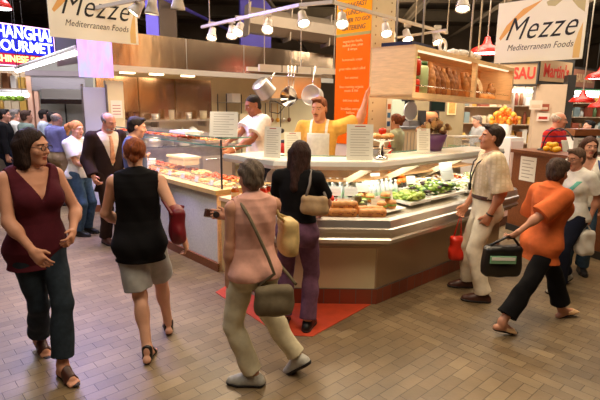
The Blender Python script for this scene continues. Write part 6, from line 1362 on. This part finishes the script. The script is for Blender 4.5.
# --- middle distance
tee, Jt = person('woman in glasses and white T-shirt with a teal motif behind the woman in orange', (2.84, 4.90), 205, 1.55, 'f', (196, 138, 112), ('short', (96, 74, 60)), .0075,
    [('trousers', F_NAVY, dict(length=1.92, flare=.02, waist=.05)), ('t_shirt', F_WHITE, dict(sleeve='short', neck='crew', hem=-.08, off=.024, loose=.02)), ('glasses', SHADES), ('sneaker', (SN_W, R_SOLE)),
     ('patch', fabric('teal_print', (110, 190, 172)), dict(name='printed_motif', off=.0285, fn=lambda u, v, z: np.maximum(np.maximum(np.abs(np.sqrt(u*u+(z-.40)**2)-.115)-.022, .02-v), np.abs(z-.33)-.07)))],
    lf=(-.08, .16, 0, 0, 0), rf=(.08, -.16, 0, 0, 15), pel=(0, 0, -.02), head=(-6, 10, 0), rh=(.04, .26, 1.03), lh=at(590, 218, 4.80), curl=(.5, .8))
edge_w, Je = person('brown-haired woman in a white shirt cut off by the right frame edge', (3.22, 5.40), 255, 1.62, 'f', (206, 150, 124), ('bob', (76, 46, 34)), .0075,
    [('trousers', F_JEAN, dict(length=1.95)), ('shirt', F_WHITE, dict(sleeve='short', neck='v', hem=-.08, off=.024)), ('shoe', (L_BLK, R_SOLE))], head=(6, 3, -3))
appr, Ja = person('moustached server in yellow polo and white apron reaching up to the column', (.22, 5.56), 258, 1.86, 'm', (218, 150, 112), ('short', (112, 62, 34)), .0065,
    [('trousers', F_KHAKID, dict(length=1.97)), ('shirt', F_YEL, dict(sleeve='short', neck='crew', hem=-.04, off=.020, loose=.02)), apron(.036, .12, .20, .40),
     ('patch', F_WHITE, dict(name='apron_strap', off=.030, fn=lambda u, v, z: np.maximum(np.maximum(np.abs(np.abs(u)-.085)-.014, .2-z), -.02-v))), ('shoe', (L_BLK, R_SOLE))],
    floor=.15, beard=('moustache', (120, 66, 36)), head=(-14, 8, 0), lh=at(366, 99, 5.75), rh=(.30, .16, .95), lpole=(-.5, 0, -1), lthumb=(0, .3, 1), curl=(.3, .2))
cook, Jc = person('cook in a white T-shirt bending over the left food counter', (-.56, 6.42), 208, 1.90, 'm', (146, 88, 58), ('crop', (28, 20, 16)), .0065,
    [('trousers', F_NAVY, dict(length=1.97)), ('t_shirt', F_WHITE, dict(sleeve='short', neck='crew', hem=-.1, off=.024, loose=.03)), apron(.032, .0, .20, .10), ('shoe', (L_BLK, R_SOLE)), ('watch', M_CHROME, dict(side=-1))],
    floor=.15, head=(4, 18, 0), lean=(2, 0), lh=at(233, 150, 5.95), rh=at(222, 147, 6.1), lpole=(-.6, -.6, -1), rpole=(.6, -.6, -1), lthumb=(0, .4, 1), curl=(.5, .5))
suit, Js = person('grey-bearded man in a dark brown suit and tan tie waiting at the left counter', (-2.57, 6.38), 318, 1.80, 'm', (206, 142, 112), ('fringe', (120, 110, 100)), .0075,
    [('trousers', F_SUIT, dict(length=1.98, flare=.02, waist=.08)), ('shirt', F_SHIRT, dict(sleeve='none', neck='crew', hem=.0, off=.016)), ('patch', F_TIE, dict(name='tie', off=.024, fn=lambda u, v, z: np.maximum(np.maximum(np.abs(u)-(.022+.05*np.clip(.42-z, 0, .3)), .02-v), np.maximum(.12-z, z-.475)))),
     ('jacket', F_SUIT, dict(sleeve='long', neck='crew', hem=-.24, off=.029, ext=(-.27, .18, .12, 0), open_front=.08, loose=.02)), ('shoe', (L_BRN, R_SOLE))],
    beard=('beard', (176, 164, 152)), head=(14, 22, 0), rh=(.26, .12, .93), lh=(-.24, .20, .93))
yng, Jy = person('dark-haired young man in slate blue leaning on the left counter', (-1.98, 5.72), 24, 1.76, 'm', (218, 158, 128), ('short', (34, 24, 22)), .0075,
    [('trousers', F_DJEAN, dict(length=1.97)), ('shirt', F_SLATE, dict(sleeve='short', neck='crew', hem=-.06, off=.022)), ('shoe', (L_BLK, R_SOLE)), ('watch', L_BLK, dict(side=-1))],
    head=(-6, 12, 0), lh=az(151, 166, .99), rh=az(156, 168, .98), curl=(.4, .4))
pony, Jn = person('ponytailed woman in a printed white T-shirt and blue jeans standing in line', (-3.15, 6.75), 346, 1.67, 'f', (226, 166, 136), ('ponytail', (204, 138, 74)), .0075,
    [('jeans', F_JEAN, dict(length=1.97, flare=.015, waist=.06)), ('t_shirt', F_WHITE, dict(sleeve='short', neck='crew', hem=-.07, off=.024, loose=.03)), ('shoe', (L_BLK, R_SOLE)),
     ('patch', fabric('yellow_print', (238, 170, 40), noise=.4), dict(name='printed_motif', off=.037, fn=lambda u, v, z: np.maximum(np.sqrt((u*1.2)**2+(z-.27)**2)-.085, .02-v)))],
    head=(-8, 8, 0), lh=(-.05, .30, 1.05), rh=(.06, .28, 1.03), lpole=(-.7, -.8, -.3), curl=(.5, .5))
# --- further back, left
sim = dict(h=.011)
person('balding man in a lilac-blue shirt and khaki trousers with his back turned', (-4.42, 8.75), 62, 1.71, 'm', (206, 150, 130), ('fringe', (150, 140, 136)), clothes=[('trousers', F_KHAKID, dict(length=1.97, waist=.10)), ('shirt', F_LILAC, dict(sleeve='long', neck='crew', hem=.07, off=.028)), ('shoe', (L_BLK, R_SOLE))], head=(-6, 5, 0), **sim)
def bgp(px, Y, face, H, label, hair, top, bottom, sleeve='long', **k):
    q = at(px, 110, Y); return person(label, (q.x, q.y), face, H, k.pop('sex', 'm'), k.pop('tone', (204, 148, 122)), hair, clothes=[('trousers', bottom, dict(length=1.97)), ('shirt', top, dict(sleeve=sleeve, neck='crew', hem=-.04, off=.024)), ('shoe', (L_BLK, R_SOLE))]+k.pop('extra', []), **{**sim, **k})
bgp(3, 9.2, 20, 1.76, 'dark-haired man in a black jacket at the left frame edge', ('short', (34, 26, 24)), F_BLACK, F_NAVY)
bgp(14, 9.9, 40, 1.75, 'grey-haired man in a white shirt among the queue at far left', ('short', (120, 112, 106)), F_WHITE, F_DJEAN)
bgp(25, 9.3, 50, 1.74, 'brown-haired man in a sage green shirt beside the white-shirted man', ('short', (70, 50, 40)), F_SAGE, F_DJEAN)
bgp(43, 10.2, 30, 1.74, 'dark-haired man in a pale blue shirt beyond the sage-shirted man', ('short', (34, 26, 24)), F_PALEB, F_NAVY)
bgp(51, 9.7, 20, 1.70, 'dark-haired man in slate blue just behind the balding man', ('short', (30, 24, 24)), F_SLATE, F_NAVY)
# --- further back, right
q = at(556, 130, 7.5)
person('bald man in a red striped shirt and white apron behind the wooden stall counter', (q.x, q.y), 312, 1.86, 'm', (222, 156, 130), ('fringe', (206, 190, 176)), clothes=[('trousers', F_NAVY, dict(length=1.97)), ('shirt', F_REDST, dict(sleeve='short', neck='crew', hem=-.05, off=.026)), apron(.036, .11, .20, .38), ('shoe', (L_BLK, R_SOLE))], h=.009, build=HEAVY, head=(22, 4, 0), rh=(.30, .02, .84), lh=(-.30, .02, .84))
bgp(480, 10.4, 185, 1.74, 'grey-haired man in a grey shirt beyond the deli counter', ('short', (122, 112, 104)), F_GREYS, F_NAVY, head=(0, 14, 0))
bgp(592, 9.6, 170, 1.68, 'dark-haired person partly hidden behind the cash register', ('short', (26, 20, 20)), F_WHITE, F_NAVY)
bgp(397, 7.2, 150, 1.66, 'woman in a mint green top turned away beside the column', ('bun', (106, 58, 34)), F_MINT, F_DJEAN, sleeve='short', sex='f', floor=.15, rh=(.2, .3, 1.0))
# ---------------------------------------------------------------- what they carry
def bag(name, label, c, r, m, ang=0., strap=None, ms=None, extra=None, rnd=.04, wr=.004, cat='bag', h=.008):
    t = thing(name, label, cat); R = np.array(Matrix.Rotation(ang, 3, 'Z'))
    S = SDF(np.array(c)-max(r)*1.5-.03, np.array(c)+max(r)*1.5+.03, h); S.box(c, r, R, min(rnd, min(r)*.9)); S.ell(np.array(c)-np.array((0, 0, r[2]*.35)), (r[0]*1.02, r[1]*1.25, r[2]*.72), R, .03); S.wrinkle(wr, (30, 30, 30), 1)
    link('bag_body', S.mesh('bag_body'), m, t)
    if strap:
        for st_ in strap:
            b = MB(); b.tube(st_, .011, 8); b.build('strap', ms or m, t)
    return t
W = lambda J, p: J.W(p)
def T(J, x, y, z): return J.W(J.T(x, y, z))
c = at(177, 224, 3.34); sh_ = T(Jk, .15, -.02, .475)
bag('shoulder_bag', 'burgundy leather bag hanging at the right hip of the woman in black', (c.x, c.y, c.z), (.05, .12, .13), L_BURG, .35, [[c+V((.0, -.12, .1)), T(Jk, .185, -.07, .30), T(Jk, .155, -.06, .45), sh_+V((0, 0, .035)), T(Jk, .165, .07, .42), T(Jk, .19, .09, .25), c+V((.02, .12, .1))]])
c = at(274, 300, 2.90)
bag('crossbody_bag', 'olive canvas bag slung low on the pink-topped woman\'s hip', (c.x, c.y, c.z), (.125, .045, .10), L_OLIVE, .2, [[c+V((-.10, -.0, .09)), T(Jp, .07, -.205, -.02), T(Jp, .03, -.195, .10), T(Jp, -.03, -.165, .26), T(Jp, -.09, -.145, .40), T(Jp, -.125, -.03, .515), T(Jp, -.10, .10, .43), T(Jp, .0, .15, .28), T(Jp, .12, .15, .12), T(Jp, .20, .05, 0), c+V((.14, .05, .09))]], L_OLIVE)
c = at(288, 236, 3.22); 
bag('handbag', 'straw yellow handbag under the pink-topped woman\'s right arm', (c.x, c.y, c.z), (.06, .10, .13), L_STRAW, .3, [[c+V((-.02, -.05, .11)), T(Jp, .175, -.07, .36), T(Jp, .15, -.02, .49), T(Jp, .17, .06, .38), c+V((.0, .07, .11))]])
c = T(Jq, .17, -.15, .23)
bag('shoulder_bag', 'tan and grey shoulder bag on the back of the purple-trousered woman', (c.x, c.y, c.z), (.11, .04, .075), mat('tan_canvas', s2l(176, 146, 108), .7, noise=.2, nscale=20), -.25, [[c+V((-.07, 0, .06)), T(Jq, .12, -.13, .40), T(Jq, .115, -.04, .515), T(Jq, .13, .07, .45), T(Jq, .21, .05, .34), c+V((.09, .03, .06))]], mat('strap_grey', s2l(120, 110, 104), .7))
hd = Jo.W(Jo.wri[1]+Jo.hand[1][0]*.08)
c = hd+V((-.06, -.0, -.20))
bag('tote_bag', 'black tote bag swinging from the orange-topped woman\'s hand', (c.x, c.y, c.z), (.16, .06, .13), L_BLK, .1, [[c+V((-.12, 0, .12)), hd+V((-.04, 0, .0)), hd+V((.02, 0, -.005)), c+V((.14, 0, .12))]])
b = MB(); M = Matrix.Translation(c+V((-.01, -.085, .03))); b.box(-.12, .09, -.006, .006, -.03, .035, M, .004); tg_ = b.build('packet', mat('green_packet', s2l(120, 168, 130), .4)); tag(tg_, 'green and white packet tucked at the side of the black tote bag', 'packet')
b = MB(); b.box(-.11, .08, -.009, -.006, .0, .025, M); b.build('label_band', M_WHITE, tg_)
hd = Jt.W(Jt.wri[-1]+Jt.hand[-1][0]*.08); c = hd+V((.0, 0, -.19))
bag('plastic_bag', 'white plastic carrier bag held by the woman in the teal-printed T-shirt', (c.x, c.y, c.z), (.09, .06, .13), mat('white_film', s2l(232, 226, 216), .35, alpha=.9), .3, [[c+V((-.05, 0, .11)), hd, c+V((.05, 0, .11))]], wr=.009)
hd = Jd.W(Jd.wri[1]+Jd.hand[1][0]*.08); c = hd+V((-.02, .0, -.38))
bag('plastic_bag', 'red plastic bag hanging beyond the plaid-shirted man\'s legs', (c.x, c.y, c.z), (.075, .05, .13), mat('red_film', s2l(206, 44, 26), .35), .2, [[c+V((-.04, 0, .1)), hd, c+V((.04, 0, .1))]], wr=.009)
c = at(1, 272, 3.0)
bag('handbag', 'black handbag cut off by the left frame edge behind the burgundy top', (c.x-.05, c.y+.5, c.z), (.13, .07, .13), L_BLK, .4, [[c+V((-.1, .5, .1)), c+V((-.14, .5, .42)), c+V((-.02, .52, .42)), c+V((.03, .5, .1))]])
hd = Jp.W(Jp.wri[1]+Jp.hand[1][0]*.09)
t = thing('handheld_camera', 'small handheld device held out by the woman in the pink top', 'device'); M = frame(hd, (.9, .3, -.2), (-.3, -.9, .2)); b = MB(); b.box(-.08, .06, -.03, .03, -.015, .015, M, .006); b.build('body', M_CHROME, t); b = MB(); b.lathe([(.022, .015), (.022, .035), (.016, .035)], n=16, M=M); b.build('lens', M_BLACK, t); b = MB(); b.box(-.07, -.03, -.022, .022, .015, .018, M); b.build('grip', L_BRN, t)
# backpack straps of the young man and of the woman at the right edge
for J, m_, lb in ((Je, mat('blue_pack', s2l(44, 60, 120), .7), 'blue backpack worn by the woman at the right frame edge'),):
    c = T(J, 0, -.22, .24); bag('backpack', lb, (c.x, c.y, c.z), (.14, .08, .19), m_, math.atan2(T(J, 1, 0, 0).y-T(J, 0, 0, 0).y, T(J, 1, 0, 0).x-T(J, 0, 0, 0).x), [[T(J, q*.10, -.15, .36), T(J, q*.115, -.07, .49), T(J, q*.12, .05, .48), T(J, q*.13, .13, .36), T(J, q*.17, .06, .18), T(J, q*.13, -.16, .12)] for q in (1, -1)], cat='backpack')
# ---------------------------------------------------------------- light
w = bpy.data.worlds.new('world'); SC.world = w; w.use_nodes = True; w.node_tree.nodes['Background'].inputs[0].default_value = (.9, .75, .6, 1); w.node_tree.nodes['Background'].inputs[1].default_value = .10
def area(p, aim, sx, sy, e, col):  # added area light without a visible fixture
    l = bpy.data.lights.new('hall_lamp', 'AREA'); l.shape = 'RECTANGLE'; l.size = sx; l.size_y = sy; l.energy = e; l.color = col
    o = bpy.data.objects.new('hall_lamp', l); COL.objects.link(o); o.location = p; o.rotation_euler = (Vector(aim)-Vector(p)).to_track_quat('-Z', 'Y').to_euler(); return o
WARM = (1, .79, .53); NEUT = (1, .88, .70); PURP = (.44, .36, 1.)
area((1.2, 2.2, 5.2), (1.4, 3.4, 0), 2.2, 2.2, 150, WARM)          # added lights for unseen lamps over the aisle
area((-1.4, 1.2, 5.2), (-1.2, 3.2, 0), 2.2, 2.2, 64, NEUT)
area((3.8, 5.4, 5.0), (3.0, 5.4, 0), 2, 2, 120, WARM)
area((-3.1, 6.4, 3.5), (-2.1, 3.4, 0), 1.0, .5, 215, PURP)         # spill of the neon sign and lilac panel
area((-3.6, 4.6, 5.0), (-3.0, 7.5, 0), 2, 2, 90, (.86, .84, 1))
area((-5.0, 9.0, 4.8), (-5, 9.5, 0), 3, 2, 300, (.95, .92, 1))
area((-.9, 7.0, 4.6), (-.3, 6.8, 0), 1.6, 1.6, 105, WARM)             # added fill over the kitchen, no fixtures
area((-.6, 8.6, 4.6), (-.4, 10.5, 1.4), 3, 1.5, 120, WARM)
area((1.6, 8.6, 4.6), (2.0, 9.6, .8), 2.5, 2, 230, NEUT)
area((4.6, 9.6, 5.0), (4.8, 10.4, 0), 4, 3, 290, NEUT)
area((3.2, 11.0, 3.6), (3.4, 13.2, 1.4), 3, .5, 110, NEUT); area((6.6, 11.4, 3.6), (6.8, 13.4, 1.4), 2.5, .5, 80, NEUT)  # added fill on the stalls beyond, no fixtures
for x, y, e in ((-5, 10, 40), (0, 9, 36), (5, 10, 130), (2, 16, 100)): area((x, y, 3.9), (x, y, 9), 3, 3, e, WARM)      # added up-lights that lift the dark ceiling, no fixtures
for a, b_ in ((.10, 1.58), (1.70, 2.97)): o = area(cp((a+b_)/2, .07, CH-.06), cp((a+b_)/2, .25, 0), b_-a, .04, 2.2, WARM)  # only the far bay has a lamp; the near light is added
# the tube lamps inside the deli counter
area(F3(.24, -.30, 1.30), F3(.24, -.16, .9), .95, .05, 3.2, (1, .93, .78))
o = area(R3(1.2, -.30, 1.30), R3(1.2, -.16, .9), 2.3, .05, 8.5, (1, .93, .78)); o.rotation_euler = (o.rotation_euler[0]*0, 0, A1)
o = area(L3(1.4, .3, 1.40), L3(1.4, .3, .9), .3, 2.6, 20, (1, .80, .55)); o.rotation_euler = (0, 0, A1)  # added light under the left glass shelf, no tube there
SC.view_settings.view_transform = 'Standard'; SC.view_settings.look = 'None'; SC.view_settings.gamma = 1; SC.view_settings.use_curve_mapping = False; SC.view_settings.exposure = 0.0
# ---------------------------------------------------------------- put each thing's origin at its own base
bpy.context.view_layer.update()
use = {}
for o in SC.objects:
    if o.type == 'MESH': use[o.data.name] = use.get(o.data.name, 0)+1
for o in [x for x in COL.objects if x.parent is None and x.type in ('EMPTY', 'MESH')]:
    if o.location.length > 1e-6 or o.get('kind') == 'structure' or o.name.startswith('person'): continue
    tree = [o]+list(o.children_recursive); ms = [x for x in tree if x.type == 'MESH']
    if not ms or any(use[x.data.name] > 1 for x in ms) or any(x.location.length > 1e-6 for x in tree): continue
    co = np.concatenate([np.array([v.co[:] for v in (x.data.vertices if len(x.data.vertices) < 4000 else list(x.data.vertices)[::7])]) for x in ms if len(x.data.vertices)])
    lo, hi = co.min(0), co.max(0); L = Vector(((lo[0]+hi[0])/2, (lo[1]+hi[1])/2, lo[2]))
    for x in ms: x.data.transform(Matrix.Translation(-L))
    o.location = L
